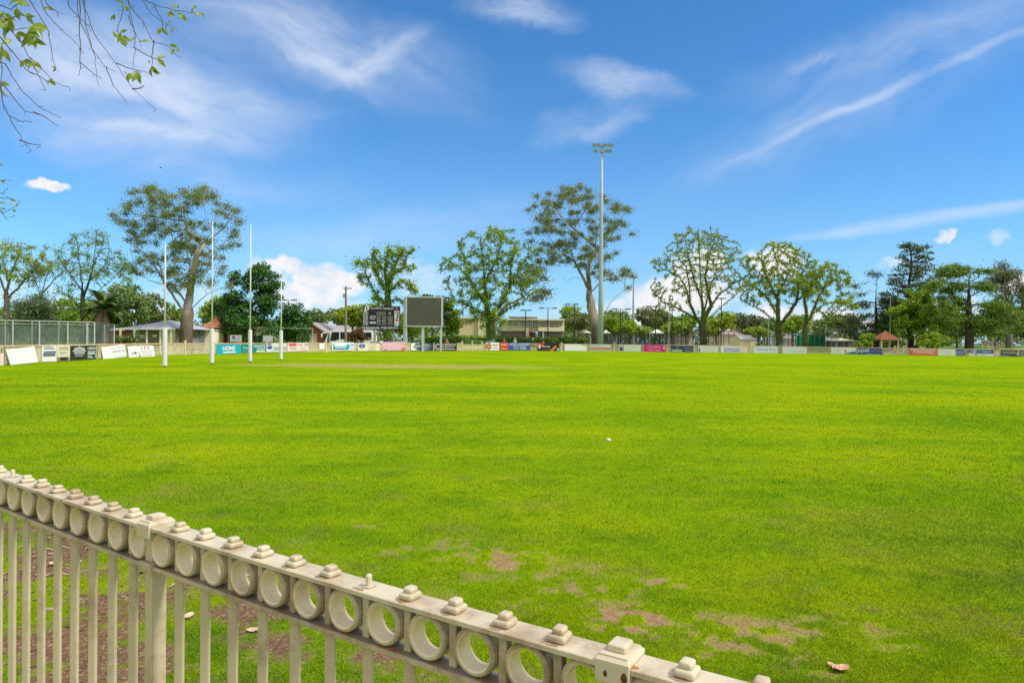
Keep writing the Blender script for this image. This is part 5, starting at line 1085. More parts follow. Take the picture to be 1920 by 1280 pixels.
for a in ((540, 120, 563, 526, 556, 'dark court lamp with two heads right of the last goal post'), (595, 118, 588, 586, 606, 'dark slim lamp by the brick garage'), (985, 128, 582, 975, 996, 'dark court lamp in front of the clubhouse windows'), (1027, 128, 578, 1010, 1044, 'dark twin lamp at the right end of the clubhouse'), (1077, 118, 571, 1058, 1084, 'dark lamp with a long left head, left of the gum trunk'), (1163, 120, 580, 1147, 1182, 'dark twin lamp right of the light tower'),
          (1229, 118, 575, 1210, 1233, 'dark lamp with one long head left of the wide elm'), (1277, 122, 599, 1268, 1280, 'dark short lamp among the left limbs of the wide elm'), (1260, 124, 582, 1254, 1266, 'dark slim lamp post just left of the wide elm'), (1352, 122, 560, 1344, 1360, 'dark slim lamp right of the wide elm trunk'), (1595, 122, 600, 1587, 1602, 'dark lamp above the grey sheds'), (300, 84, 602, 297, 303, 'dark lamp pole by the grey roofed pavilion')):
    court_lamp(*a)
# timber power pole
Y = 97.; g = W(648, 640, Y); g.z = 0; root = empty('power_pole', g, 0, 'weathered timber power pole with a short crossarm', 'power pole'); M_wood = mat('weathered_wood', (.22, .185, .15), .9, .25, 2., stretch=(3, 3, .3), bump=.3)
zt = Z(648, 537, Y); MB().tube([g, g + Vector((0, 0, zt))], [.19, .13], 10).build('pole', M_wood, root)
MB().box(g.x - .35, g.x + .85, Y - .06, Y + .06, zt - .35, zt - .22).build('crossarm', M_wood, root); MB().tube([g + Vector((-.28, 0, zt - 1.6)), g + Vector((-.28, 0, zt - 1.0))], .14, 8).build('transformer', PC['grey'], root)
for s_ in (-.3, .45, .8): MB().tube([g + Vector((s_, 0, zt - .22)), g + Vector((s_, 0, zt - .06))], .04, 6).build('insulator', PC['lgrey'], root)
# ------------------------------------------------------------------ lawns and paths beyond the fence
def slab(name, pts, m, th=.05):
    mb = MB(); mb.prism([Vector(p) - Vector((0, 0, th)) for p in pts], (0, 0, th)); o = mb.build(name, m); tag(o, kind='structure'); return o
M_lawn = mat('park_lawn', (.12, .24, .012), .9, .3, .5, col2=(.20, .27, .03)); M_path = mat('gravel_path', (.42, .32, .25), .9, .2, 1.5)
def rise(name, pa, pb, Y0, Y1, h, m):
    """gently rising ground: a ramp then a flat top"""
    mb = MB(); n = 12; a0, a1, b0, b1 = X(pa, Y0), X(pb, Y0), X(pa, Y1), X(pb, Y1); P_ = []
    for i in range(n + 1):
        f = i / n
        for j, (y_, k_) in enumerate(((0, 0), (.35, .55), (.7, .9), (1, 1))):
            xx = (a0 + (a1 - a0) * f) * (1 - y_) + (b0 + (b1 - b0) * f) * y_; P_.append((xx, Y0 + (Y1 - Y0) * y_, h * k_ * (math.sin(math.pi * min(1, max(0, f))) ** .5 if True else 1) + .02))
    mb.poly(P_, [(i * 4 + j, (i + 1) * 4 + j, (i + 1) * 4 + j + 1, i * 4 + j + 1) for i in range(n) for j in range(3)])
    o = mb.build(name, m); tag(o, kind='structure'); return o
rise('grass_bank', 755, 960, 113, 150, 3.0, M_lawn)
rise('park_lawn', 1660, 2300, 96, 150, 1.35, M_lawn)
rise('path', 1845, 2150, 97.5, 103, 1.25, M_path); rise('path', 1655, 1712, 100, 108, 1.05, M_path)
slab('court', [(X(1130, 118), 118, .06), (X(1640, 118), 118, .06), (X(1640, 165), 165, .06), (X(1130, 165), 165, .06)], mat('court_surface', (.25, .22, .20), .8, .1, .5))
slab('road', [(X(540, 104), 104, .06), (X(860, 106), 106, .06), (X(860, 112), 112, .06), (X(540, 110), 110, .06)], mat('asphalt', (.06, .06, .06), .9, .2, 2.))

# ------------------------------------------------------------------ far wooded belt that reads as one mass
def treeline():
    C = []
    for i in range(1500):
        px = RNG.uniform(-700, 2650); Y = RNG.uniform(240, 300); t = 610 + 9 * math.sin(px * .013) + 7 * math.sin(px * .031 + 2)
        c = np.array(W(px, RNG.uniform(t, 648), Y)); c[2] = max(c[2], .5); C.append(c)
    C = np.array(C)[RNG.integers(0, 1500, 42000)] + RNG.normal(0, 1.5, (42000, 3)); C[:, 2] = np.maximum(C[:, 2], .2)
    return leaf_mesh('treeline', C, 1.3, .9)
tag(link('treeline', treeline(), LF['olive']), 'far low belt of olive and green woodland behind the park', 'woodland', kind='stuff')

# ------------------------------------------------------------------ cricket practice cage on the left
Y = 58.; M_galv = mat('galv_tube', (.50, .53, .53), .45, .1, 3., metal=.25); M_net = meshwire('cage_net', (.27, .34, .32), .42); M_net2 = meshwire('cage_net_dark', (.13, .19, .17), .42)
root = empty('practice_cage', W(90, 640, Y) * 1, 0, 'long cage of grey pipe frames and netting behind the fence at far left', 'cage'); root.location.z = 0
zt = lambda px: Z(px, 600.5 + px * .022, Y)
for px, top in ((-60, 0), (24, 0), (74, 0), (127, -1), (163, 1.5), (177, 0)):
    MB().tube([(X(px, Y), Y, 0), (X(px, Y), Y, zt(px) - top * .05)], .055, 8).build('post', M_galv, root)
MB().tube([(X(-60, Y), Y, zt(-60)), (X(60, Y), Y, zt(60)), (X(177, Y), Y, zt(177))], .045, 8).build('top_pipe', M_galv, root)
MB().tube([(X(-60, Y), Y, zt(-60) - .28), (X(177, Y), Y, zt(177) - .2)], .03, 6).build('net_wire', M_galv, root)
mb = MB(); mb.poly([(X(-60, Y), Y + .05, .05), (X(177, Y), Y + .05, .05), (X(177, Y), Y + .05, zt(177) - .2), (X(-60, Y), Y + .05, zt(-60) - .28)], [(0, 1, 2, 3)]); mb.build('net', M_net, root)
for i, px in enumerate((10, 60, 110, 165)):
    mb = MB(); mb.poly([(X(px, Y), Y + .2, .05), (X(px, Y + 12), Y + 12, .05), (X(px, Y + 12), Y + 12, 3.2), (X(px, Y), Y + .2, 3.2)], [(0, 1, 2, 3)]); mb.build('divider_net', M_net2, root)
    MB().tube([(X(px, Y + 6), Y + 6, 0), (X(px, Y + 6), Y + 6, 3.2)], .05, 6).build('inner_post', M_galv, root)
mb = MB(); mb.poly([(X(-60, Y + 12), Y + 12.1, .05), (X(176, Y + 12), Y + 12.1, .05), (X(176, Y + 12), Y + 12.1, 3.2), (X(-60, Y + 12), Y + 12.1, 3.2)], [(0, 1, 2, 3)]); mb.build('back_net', M_net2, root)
MB().poly([(X(177, Y), Y + .05, .05), (X(214, Y + 4), Y + 4, .05), (X(214, Y + 4), Y + 4, 3.0), (X(177, Y), Y + .05, 3.1)], [(0, 1, 2, 3)]).build('end_net', M_net2, root)
for px in (196, 214): MB().tube([(X(px, Y + 3), Y + 3, 0), (X(px, Y + 3), Y + 3, 2.9)], .05, 6).build('end_post', M_galv, root)
# ------------------------------------------------------------------ tall court fences
def court_fence(pa, pb, Ya, Yb, h, n, label, cover, m=None, r=.045, rail=True):
    p0 = W(pa, 640, Ya); p1 = W(pb, 640, Yb); p0.z = p1.z = 0; root = empty('court_fence', p0, 0, label, 'fence', 'wire fences of the tennis courts'); mm = m or M_dkpole
    for i in range(n + 1):
        p = p0.lerp(p1, i / n); MB().tube([p, p + Vector((0, 0, h + random.uniform(-.05, .05)))], r, 6).build('post', mm, root)
    if rail: MB().tube([p0 + Vector((0, 0, h - .05)), p1 + Vector((0, 0, h - .05))], r * .6, 6).build('top_rail', mm, root)
    nn = Vector((0, .07, 0))
    MB().poly([p0 + nn, p1 + nn, p1 + nn + Vector((0, 0, h - .1)), p0 + nn + Vector((0, 0, h - .1))], [(0, 1, 2, 3)]).build('wire_mesh', meshwire('court_wire_%d' % int(cover * 100), (.035, .045, .042), cover), root)
    return root
court_fence(1132, 1270, 119, 118, 3.3, 20, 'dark tennis court fence right of the light tower', .42); court_fence(1270, 1425, 118, 117, 3.6, 16, 'dark tennis court fence behind the wide elm and cream shed', .34)
court_fence(1425, 1560, 117, 116, 3.4, 15, 'dark tennis court fence behind the middle elm', .28); court_fence(1548, 1640, 116, 114, 4.0, 8, 'pale topped wire fence above the grey sheds', .16, M_galv)
court_fence(845, 960, 112.5, 113.5, 2.5, 9, 'thin dark post fence in front of the grass bank, right of the screen', .10); court_fence(960, 1132, 113.5, 115, 2.4, 12, 'thin dark post fence in front of the clubhouse hedge', .10)
court_fence(1135, 1300, 150, 150, 3.4, 18, 'rear tennis court fence, seen through the front one', .34)
# goal net wire
Y = 90.; root = empty('ball_net', W(470, 640, Y) * 1, 0, 'thin wire line strung across behind the right goal posts', 'net'); root.location.z = 0
for px in (428, 505, 586): MB().tube([(X(px, Y), Y, 0), (X(px, Y), Y, Z(px, 613.5 + (px - 428) * .012, Y))], .035, 6).build('post', M_galv, root)
MB().tube([(X(428, Y), Y, Z(428, 613.7, Y)), (X(586, Y), Y, Z(586, 615.8, Y))], .03, 6).build('top_wire', PC['lgrey'], root)

# ------------------------------------------------------------------ buildings
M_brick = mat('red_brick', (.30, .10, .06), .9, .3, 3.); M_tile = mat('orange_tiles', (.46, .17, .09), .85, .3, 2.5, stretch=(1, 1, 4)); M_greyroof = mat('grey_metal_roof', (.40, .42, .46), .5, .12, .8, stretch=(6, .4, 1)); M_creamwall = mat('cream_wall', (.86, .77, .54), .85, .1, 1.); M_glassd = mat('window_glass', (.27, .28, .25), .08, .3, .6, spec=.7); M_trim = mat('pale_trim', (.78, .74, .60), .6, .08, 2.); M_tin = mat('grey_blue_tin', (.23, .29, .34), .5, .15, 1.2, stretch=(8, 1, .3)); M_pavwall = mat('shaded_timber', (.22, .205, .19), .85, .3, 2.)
M_terra = mat('terracotta_tiles', (.50, .17, .09), .85, .3, 5., stretch=(1, 1, 5), col2=(.60, .30, .20)); M_greytile = mat('grey_tiles', (.32, .29, .29), .9, .25, 1.5); M_white_w = mat('white_render', (.70, .69, .66), .7, .06, 1.)
def hip(x0, x1, y0, y1, ze, zr, ov=.5, inset=None, axis='x'):
    x0 -= ov; x1 += ov; y0 -= ov; y1 += ov
    i_ = inset if inset is not None else min(x1 - x0, y1 - y0) / 2
    if axis == 'x': r0, r1 = (x0 + i_, (y0 + y1) / 2, zr), (x1 - i_, (y0 + y1) / 2, zr)
    else: r0, r1 = ((x0 + x1) / 2, y0 + i_, zr), ((x0 + x1) / 2, y1 - i_, zr)
    e = [(x0, y0, ze), (x1, y0, ze), (x1, y1, ze), (x0, y1, ze)]
    f = [(0, 1, 5, 4), (2, 3, 4, 5), (1, 2, 5), (3, 0, 4), (3, 2, 1, 0)] if axis == 'x' else [(0, 1, 4), (1, 2, 5, 4), (2, 3, 5), (3, 0, 4, 5), (3, 2, 1, 0)]
    return MB().poly(e + [r0, r1], f)
def house(name, label, cat, pa, pb, Y, dep, pe, pr, wall, roof, ov=.5, inset=None, axis='x', wins=(), door=None, z0=0.):
    x0, x1 = X(pa, Y), X(pb, Y); root = empty(name, ((x0 + x1) / 2, Y, 0), 0, label, cat); ze = Z((pa + pb) / 2, pe, Y); zr = Z((pa + pb) / 2, pr, Y)
    MB().box(x0, x1, Y, Y + dep, z0 - .05, ze - .02).build('wall', wall, root); hip(x0, x1, Y, Y + dep, ze, zr, ov, inset, axis).build('roof', roof, root)
    MB().box(x0 - ov, x1 + ov, Y - ov - .08, Y - ov - .003, ze - .16, ze + .02).build('gutter', M_trim, root)
    for a, c, t, b_ in wins:
        xa, xb, za, zb = X(a, Y), X(c, Y), Z(a, b_, Y), Z(a, t, Y)
        w_ = MB().box(xa, xb, Y - .06, Y - .004, za, zb).build('window', M_trim, root); MB().box(xa + .07, xb - .07, Y - .08, Y - .062, za + .07, zb - .07).build('pane', M_glassd, w_)
    if door:
        a, c, t = door; MB().box(X(a, Y), X(c, Y), Y - .05, Y - .004, 0, Z(a, t, Y)).build('door', M_creamwall if wall is M_brick else M_trim, root)
    return root
# grey roofed pavilion behind the nearest post
Y = 80.; h = house('pavilion', 'open fronted pavilion with pale grey hipped roof left of the huge gum', 'pavilion', 245, 322, Y, 9, 616, 598.5, M_pavwall, M_greyroof, .9, 3.2, 'x', ((253, 262, 620, 630),))
for px in (236, 262, 285, 310, 330): MB().box(X(px, Y) - .08, X(px, Y) + .08, Y - 1.2, Y - 1.04, 0, Z(px, 616.5, Y)).build('veranda_post', M_trim, h)
hip(X(275, Y), X(326, Y), Y - 1.0, Y + 6, Z(300, 618, Y), Z(300, 601, Y), .5, None, 'y').build('front_gable_roof', M_greyroof, h)
MB().box(X(313, Y), X(329, Y), Y - .55, Y - .05, 0, Z(320, 619, Y)).build('side_wall', M_creamwall, h)
f = Face((X(264, Y), Y - .08, Z(264, 634, Y)), (X(272, Y), Y - .08, Z(264, 634, Y)), (X(272, Y), Y - .08, Z(264, 627, Y)), (X(264, Y), Y - .08, Z(264, 627, Y)), h); f.rect(0, 0, 1, 1, 'white', 'notice').lines(.1, .1, .9, .9, 3, 'grey', 'notice_print'); f.done()
f = Face((X(287, Y), Y - .08, Z(264, 632, Y)), (X(295, Y), Y - .08, Z(264, 632, Y)), (X(295, Y), Y - .08, Z(264, 626.5, Y)), (X(287, Y), Y - .08, Z(264, 626.5, Y)), h); f.rect(0, 0, 1, 1, 'white', 'notice'); f.done()
house('outbuilding', 'low pale roofed outbuilding behind the right end of the netted cage', 'shed', 196, 232, 84, 6, 617, 613, M_brick, M_white_w, .4)
bushy('hedge', 'low clipped yellow green hedge before the grey roofed pavilion', 235, 74, [(225, 636, 14, 5), (240, 637, 14, 5), (252, 638, 10, 4)], 'olive', 1500, .24, .16, cat='hedge', clumpn=30, clr=.3, r=.06)
# orange tiled house
Y = 92.; house('brick_house', 'red brick house with orange tiled roof right of the huge gum', 'house', 366, 424, Y, 10, 613, 597, M_brick, M_tile, .6, 4., 'x', ((406, 414, 620, 630),), (394, 401, 622))
hip(X(398, Y), X(424, Y), Y - 2, Y + 8, Z(410, 615, Y), Z(410, 594, Y), .4, None, 'y').build('front_roof', M_tile, bpy.data.objects['brick_house'])
MB().box(X(399, Y), X(423, Y), Y - 1.9, Y - .02, 0, Z(410, 615.3, Y)).build('front_wall', M_brick, bpy.data.objects['brick_house'])
Y = 87.; rt = empty('garden_shed', (X(380, Y), Y, 0), 0, 'pale skillion shed with blue grey side beside the huge gum', 'shed')
MB().hexa([(X(365, Y), Y, 0), (X(383, Y), Y, 0), (X(383, Y), Y + 4, 0), (X(365, Y), Y + 4, 0)], [(X(365, Y), Y, Z(365, 620, Y)), (X(383, Y), Y, Z(383, 620.5, Y)), (X(383, Y), Y + 4, Z(383, 618, Y)), (X(365, Y), Y + 4, Z(365, 618, Y))]).build('side_wall', M_tin, rt)
MB().box(X(383.3, Y), X(394, Y), Y + .2, Y + 4, 0, Z(388, 620.8, Y)).build('front_wall', M_creamwall, rt)
MB().box(X(363, Y), X(395.5, Y), Y - .25, Y + 4.3, Z(380, 619.5, Y) + .02, Z(380, 618.3, Y) + .06).build('roof', M_white_w, rt)
# brick garage
Y = 112.; h = empty('brick_garage', (X(596, Y), Y, 0), 0, 'red brick gable garage with pale roller door left of the coach', 'garage')
xa, xb, ze, zr = X(577, Y), X(611, Y), Z(590, 626, Y), Z(590, 606, Y); MB().prism([(xa, Y, -.05), (xb, Y, -.05), (xb, Y, ze), (X(585, Y), Y, zr), (xa, Y, zr - .5)], (0, 9, 0)).build('wall', M_brick, h)
MB().hexa([(X(584, Y), Y - .5, zr), (xb + .6, Y - .5, ze - .25), (xb + .6, Y + 9.5, ze - .25), (X(584, Y), Y + 9.5, zr)], [(X(584, Y), Y - .5, zr + .22), (xb + .6, Y - .5, ze - .03), (xb + .6, Y + 9.5, ze - .03), (X(584, Y), Y + 9.5, zr + .22)]).build('roof', M_greytile, h)
MB().box(X(580, Y), X(594.5, Y), Y - .08, Y - .004, 0, Z(585, 625, Y)).build('roller_door', mat('roller_door', (.52, .44, .33), .6, .1, 2., stretch=(.2, 1, 9)), h)
house('long_house', 'long low house with weathered grey roof behind the coach', 'house', 596, 690, 135, 9, 621, 609, M_creamwall, M_greytile, .6, 3.)
# clubhouse
Y = 141.; h = empty('clubhouse', (X(960, Y), Y, 0), 0, 'two storey cream clubhouse with flat roofs and long windows', 'clubhouse')
zx = lambda p_: Z(960, p_, Y)
def cb(nm, a, c, t, b_, d0, d1, m): return MB().box(X(a, Y), X(c, Y), Y + d0, Y + d1, zx(b_), zx(t)).build(nm, m, h)
cb('wall', 860, 896, 598, 652, 0, 9, mat('tan_brick', (.74, .58, .37), .9, .12, 2., stretch=(1, 1, 4))); cb('roof', 858, 915, 595.5, 597.8, -.4, 9.4, M_trim); cb('wall', 896.3, 912, 597.9, 652, -.4, 9, M_creamwall)
for px in (864, 868, 872.5, 877, 881): cb('window', px, px + 1.7, 604.5, 608.5, -.05, -.003, M_glassd)
cb('upper_floor', 940, 1012, 600.5, 620.5, 0, 9, M_creamwall); cb('roof', 936, 1013.5, 597.5, 600.2, -1.2, 9.5, M_trim); cb('roof_plant', 955, 1008, 593.2, 597.2, 3, 9, M_greytile); cb('roof_plant_lid', 952, 1011, 592.2, 593, 2.6, 9.4, M_trim)
cb('lower_floor', 938, 984, 620.8, 652, .5, 9, M_pavwall); cb('wall', 984.3, 992, 613, 652, -.6, 8, M_creamwall); cb('entry_bay', 992.3, 1004, 622, 652, .5, 8, M_brick)
for a, c in ((952, 960), (961.5, 971.5), (974, 982)):
    w_ = cb('window', a, c, 601.5, 611.5, -.10, -.003, M_trim); w2 = MB().box(X(a + .6, Y), X(c - .6, Y), Y - .13, Y - .103, zx(611), zx(602.2)).build('pane', M_glassd if a != 952 else mat('pale_glass', (.30, .40, .40), .15, .2, 1.), w_)
for px in (985.5, 989, 993.5, 997.5, 1002, 1006): cb('pilaster', px, px + 1.3, 601, 613, -.5, -.11, M_trim)
cb('dark_glazing', 983.5, 1007.6, 601.6, 612.8, -.10, -.003, M_glassd)
cb('wing_wall', 1008.3, 1056, 613.5, 620.8, -3, 7, M_creamwall); cb('wing_roof', 1006.5, 1057, 598.2, 601.0, -3.4, 7.4, M_trim); cb('wing_core', 1012.3, 1055.5, 601.2, 613.3, -1.4, 6.8, M_creamwall)
for a, c in ((1013, 1018.5), (1019.5, 1027), (1029.5, 1037.5), (1039, 1046), (1047, 1054.5)):
    w_ = cb('window', a, c, 603.2, 612.2, -1.55, -1.403, M_trim); MB().box(X(a + .7, Y), X(c - .7, Y), Y - 1.6, Y - 1.555, zx(611.6), zx(603.8)).build('pane', M_glassd, w_)
for px in (1008.8, 1028.3, 1055): cb('wing_post', px, px + .9, 601.1, 613.4, -2.9, -2.6, M_trim)
cb('undercroft', 1010, 1055, 621, 652, -2, 6, M_pavwall); cb('undercroft_door', 1008.2, 1012.8, 624, 652, -2.6, -2.1, mat('glass_green', (.10, .22, .16), .3, .2, 1.)); cb('pier', 1016, 1018.8, 621, 652, -2.8, -2.2, M_white_w)
for nm, lb, px, Y, bl in (('hedge', 'long clipped hedge below the clubhouse, left part', 960, 131, [(885, 638, 20, 3), (925, 637.5, 30, 3.5), (965, 637, 30, 3.5), (1000, 637, 20, 3.5)]), ('hedge', 'clipped hedge below the right wing of the clubhouse', 1055, 127, [(1040, 637, 20, 3.5), (1065, 637.5, 22, 3.5), (1088, 638, 14, 3)]), ('hedge', 'clipped dark green hedge on the grass bank behind the screen legs', 830, 124, [(815, 637, 16, 4), (850, 637, 16, 4)])):
    bushy(nm, lb, px, Y, bl, 'mid', 5200, .4, .26, cat='hedge', clumpn=110, clr=.42, r=.1, shell=.05)
# shade sails and small white marquee roofs
for px, Y, w_, top, bot, lb in ((1094, 150, 15, 616, 624, 'white shade sail between clubhouse and gum trunk'), (1136, 140, 9, 618, 625, 'white marquee roof just right of the light tower'), (1232, 145, 17, 617, 625, 'white shade sail left of the wide elm')):
    xa, xb = X(px - w_, Y), X(px + w_, Y); rt = empty('shade_sail', ((xa + xb) / 2, Y, 0), 0, lb, 'shade sail'); zb, zt_ = Z(px, bot, Y), Z(px, top, Y)
    mb = MB(); n = 10; P_ = []
    for i in range(n + 1):
        for j in range(n + 1):
            u_, v_ = i / n, j / n; P_.append((xa + (xb - xa) * u_, Y + 3.5 * (v_ - .5), zb + (zt_ - zb) * (1 - max(abs(2 * u_ - 1), abs(2 * v_ - 1))) ** 1.25))
    mb.poly(P_, [(i * (n + 1) + j, (i + 1) * (n + 1) + j, (i + 1) * (n + 1) + j + 1, i * (n + 1) + j + 1) for i in range(n) for j in range(n)]); mb.build('canopy', M_white_w, rt, True)
    for sx in (xa, xb):
        for sy in (-1.7, 1.7): MB().tube([(sx, Y + sy, 0), (sx, Y + sy, zb)], .06, 6).build('pole', M_galv, rt)
rt = empty('water_trailer', (X(1205, 121), 121, 0), 0, 'small pale blue box beside the tennis court fence', 'box'); MB().box(X(1202, 121), X(1209, 121), 121, 121.6, .02, Z(1205, 642, 121)).build('tank', PC['sky'], rt, bevel=.06); MB().box(X(1203, 121), X(1208, 121), 121.1, 121.5, Z(1205, 642, 121) + .003, Z(1205, 641, 121)).build('lid', PC['lgrey'], rt)
# distant roofs right of centre
house('far_house', 'distant house with mauve grey tiled roof behind the wide elm', 'house', 1352, 1388, 165, 10, 626, 616, M_creamwall, mat('mauve_tiles', (.42, .33, .33), .9, .2, 2.), .6, 5.); house('far_house', 'distant house with pinkish roof left of the wide elm trunk', 'house', 1268, 1298, 168, 10, 627, 619, M_creamwall, mat('pink_tiles', (.52, .30, .22), .9, .2, 2.), .6, 4.)
house('far_house', 'distant low house behind the middle elm', 'house', 1470, 1500, 165, 8, 634, 626, M_white_w, M_greytile, .5, 3.)
# cream shed
Y = 113.; h = empty('garden_shed', (X(1392, Y), Y, 0), 0, 'cream metal shed with pale grey gable roof by the wide elm', 'shed'); M_shed = mat('cream_tin', (.58, .47, .30), .6, .08, 1.5, stretch=(9, 9, .2))
xa, xm, xb = X(1368, Y), X(1384, Y), X(1415.5, Y); ze, zr = Z(1390, 636.5, Y), Z(1390, 628.5, Y)
MB().prism([(xa, Y, -.05), (xm, Y - 1.2, -.05), (xm, Y - 1.2, ze), ((xa + xm) / 2 + .15, Y - .6, zr), (xa, Y, ze)], (xb - xm, .9, 0)).build('wall', M_shed, h)
MB().hexa([(xm - .1, Y - 1.45, ze - .02), (xb + .1, Y - .5, ze - .02), (xb - .75, Y + .6, zr + .02), ((xa + xm) / 2 + .1, Y - .6, zr + .02)], [(xm - .1, Y - 1.45, ze + .05), (xb + .1, Y - .5, ze + .05), (xb - .75, Y + .6, zr + .09), ((xa + xm) / 2 + .1, Y - .6, zr + .09)]).build('roof', M_greyroof, h)
MB().box(xb - 1.1, xb - .3, Y - .62, Y - .5, 0, ze - .3).build('door', M_creamwall, h)
# green screen, grey sheds
Y = 116.5; rt = empty('windbreak_screen', (X(1520, Y), Y, 0), 0, 'bright green windbreak cloth behind the third elm trunk', 'screen'); M_cloth = mat('green_cloth', (.01, .27, .13), .8, .15, .6, stretch=(2, 1, .5))
nS = 24; P_ = []
for i in range(nS + 1):
    xx = X(1493.5 + (1547 - 1493.5) * i / nS, Y); yy_ = Y + .07 * math.sin(i * 1.3)
    P_ += [(xx, yy_, .2), (xx, yy_, Z(1520, 628 + .3 * math.sin(i * .7), Y))]
MB().poly(P_, [(2 * i, 2 * i + 2, 2 * i + 3, 2 * i + 1) for i in range(nS)]).build('cloth', M_cloth, rt)
for px in (1493, 1511, 1529, 1547.5): MB().tube([(X(px, Y), Y + .15, 0), (X(px, Y), Y + .15, Z(px, 626.5, Y))], .05, 6).build('post', M_dkpole, rt)
M_gwall = mat('grey_sheet_wall', (.30, .29, .29), .7, .1, 1.4, stretch=(7, 1, .2))
house('tool_shed', 'grey walled shed with pale flat pitched roof right of the green screen', 'shed', 1549, 1571, 118, 6, 638.5, 632, M_gwall, M_white_w, .35, 2., 'x', (), (1566, 1569, 641))
house('tool_shed', 'second grey shed with cream roof, nearer the tiled kiosk', 'shed', 1574, 1598, 119, 6, 638, 634, M_gwall, M_creamwall, .3, 2.2, 'x', (), (1591, 1594, 640))
# tiled kiosk
Y = 104.; h = empty('kiosk', (X(1659.5, Y), Y, 0), 0, 'small open kiosk with steep terracotta tiled pyramid roof', 'kiosk'); zb = Z(1659, 637, Y); xa, xb = X(1640, Y), X(1679.5, Y); wd = (xb - xa) / 2
hip(xa, xb, Y - wd, Y + wd, zb, Z(1659, 620.5, Y), 0, wd - .05).build('roof', M_terra, h)
MB().tube([((xa + xb) / 2, Y, Z(1659, 620.8, Y)), ((xa + xb) / 2, Y, Z(1659, 619, Y))], [.16, .05], 8).build('finial', M_terra, h)
for sx in (xa + .35, xb - .35):
    for sy in (-wd + .35, wd - .35): MB().box(sx - .07, sx + .07, Y + sy - .07, Y + sy + .07, 0, zb - .004).build('post', M_creamwall, h)
MB().box(xa + .3, xb - .3, Y - wd + .3, Y + wd - .3, zb - .16, zb - .01).build('ceiling', M_pavwall, h)
MB().box(xa - .3, xa + .9, Y - .5, Y + .5, 0, .95).build('counter', PC['navy'], h); MB().box((xa + xb) / 2 - .7, (xa + xb) / 2 + .7, Y + .3, Y + .9, 0, .8).build('bench', M_wood, h)
bushy('shrub', 'lime shrub seen through the posts of the tiled kiosk', 1661, 109, [(1661, 645, 12, 7), (1672, 643, 9, 7)], 'lime', 1500, .3, .2, cat='shrub', clumpn=24, clr=.4, r=.08)
# park bench and barbecue under the trees at the right
Y = 112.; h = empty('park_shelter', (X(1858, Y), Y, .9), 0, 'low brown timber seat and table on the lawn right of the cedar', 'bench'); zb = 1.2
MB().box(X(1844, Y), X(1864, Y), Y, Y + .1, zb + .35, zb + 1.0).build('back_panel', M_wood, h); MB().box(X(1843, Y), X(1862, Y), Y - .9, Y - .02, zb - .1, zb + .02).build('seat', mat('pink_timber', (.50, .36, .28), .8, .1, 3.), h)
for px in (1844, 1853, 1864): MB().box(X(px, Y) - .06, X(px, Y) + .06, Y + .12, Y + .24, zb - .7, zb + 1.05).build('post', M_creamwall, h)
MB().box(X(1866, Y), X(1872, Y), Y - .2, Y + .5, zb - .6, zb + .85).build('bin', M_wood, h)
# green tank guards at the foot of two trees
for px, Y, x0, x1, y0, lb in ((1465, 106.5, 1460, 1470, 644, 'small green box strapped at the foot of the middle elm'), (920, 112.5, 913, 927.5, 636.5, 'faded green drum at the foot of the tree before the clubhouse')):
    rt = empty('tree_guard', (X(px, Y), Y, 0), 0, lb, 'tree guard'); c = (X(px, Y), Y); r_ = (X(x1, Y) - X(x0, Y)) / 2; zt_ = Z(px, y0, Y)
    MB().tube([(c[0], c[1], 0), (c[0], c[1], zt_)], r_, 16).build('drum', mat('faded_green', (.10, .22, .17), .7, .2, 2.), rt); MB().tube([(c[0], c[1], zt_ - .12), (c[0], c[1], zt_ - .02)], r_ * 1.05, 16).build('rim', PC['teal'], rt)

# ------------------------------------------------------------------ vehicles
M_glassv = mat('vehicle_glass', (.02, .025, .03), .06, .2, .6, spec=.6)
Y = 103.; M_busw = mat('coach_paint', (.76, .78, .80), .25, .03, 1., spec=.5); M_tyre = mat('tyre', (.02, .02, .02), .9, .1, 5.)
h = empty('coach', (X(640, Y), Y, 0), 0, 'white touring coach with dark windows parked behind the power pole', 'coach'); xf, xr = X(604, Y), X(699, Y); zt_ = Z(640, 618.3, Y); Lb = xr - xf
prof_ = [(0, .35), (.02, 1.0), (.055, 1.55), (.12, zt_ - .35), (.17, zt_ - .08), (.26, zt_), (.98, zt_ - .03), (1, zt_ - .3), (1, .35)]
MB().prism([(xf + a * Lb, Y, z_) for a, z_ in prof_], (0, 2.5, 0)).build('body', M_busw, h, bevel=.06)
def side(nm, pts, m, d=.02): return MB().prism([(xf + a * Lb, Y - d, z_) for a, z_ in pts], (0, d - .003, 0)).build(nm, m, h)
side('window', [(.155, 1.45), (.19, zt_ - .35), (.335, zt_ - .32), (.335, 1.72), (.26, 1.5)], M_glassv); side('window', [(.36, 1.72), (.36, zt_ - .32), (.66, zt_ - .34), (.66, 1.72)], M_glassv); side('window', [(.68, 1.72), (.68, zt_ - .34), (.97, zt_ - .36), (.97, 1.72)], M_glassv)
side('door', [(.09, .5), (.09, 1.35), (.13, zt_ - .45), (.148, zt_ - .4), (.145, .5)], mat('coach_glass', (.10, .13, .15), .1, .1, 1.))
MB().prism([(xf + .028 * Lb, Y + .12, 1.15), (xf + .058 * Lb, Y + .12, 1.62), (xf + .115 * Lb, Y + .12, zt_ - .42), (xf + .085 * Lb, Y + .12, zt_ - .42), (xf + .02 * Lb, Y + .12, 1.6)], (0, 2.2, 0)).build('windscreen', M_glassv, h)
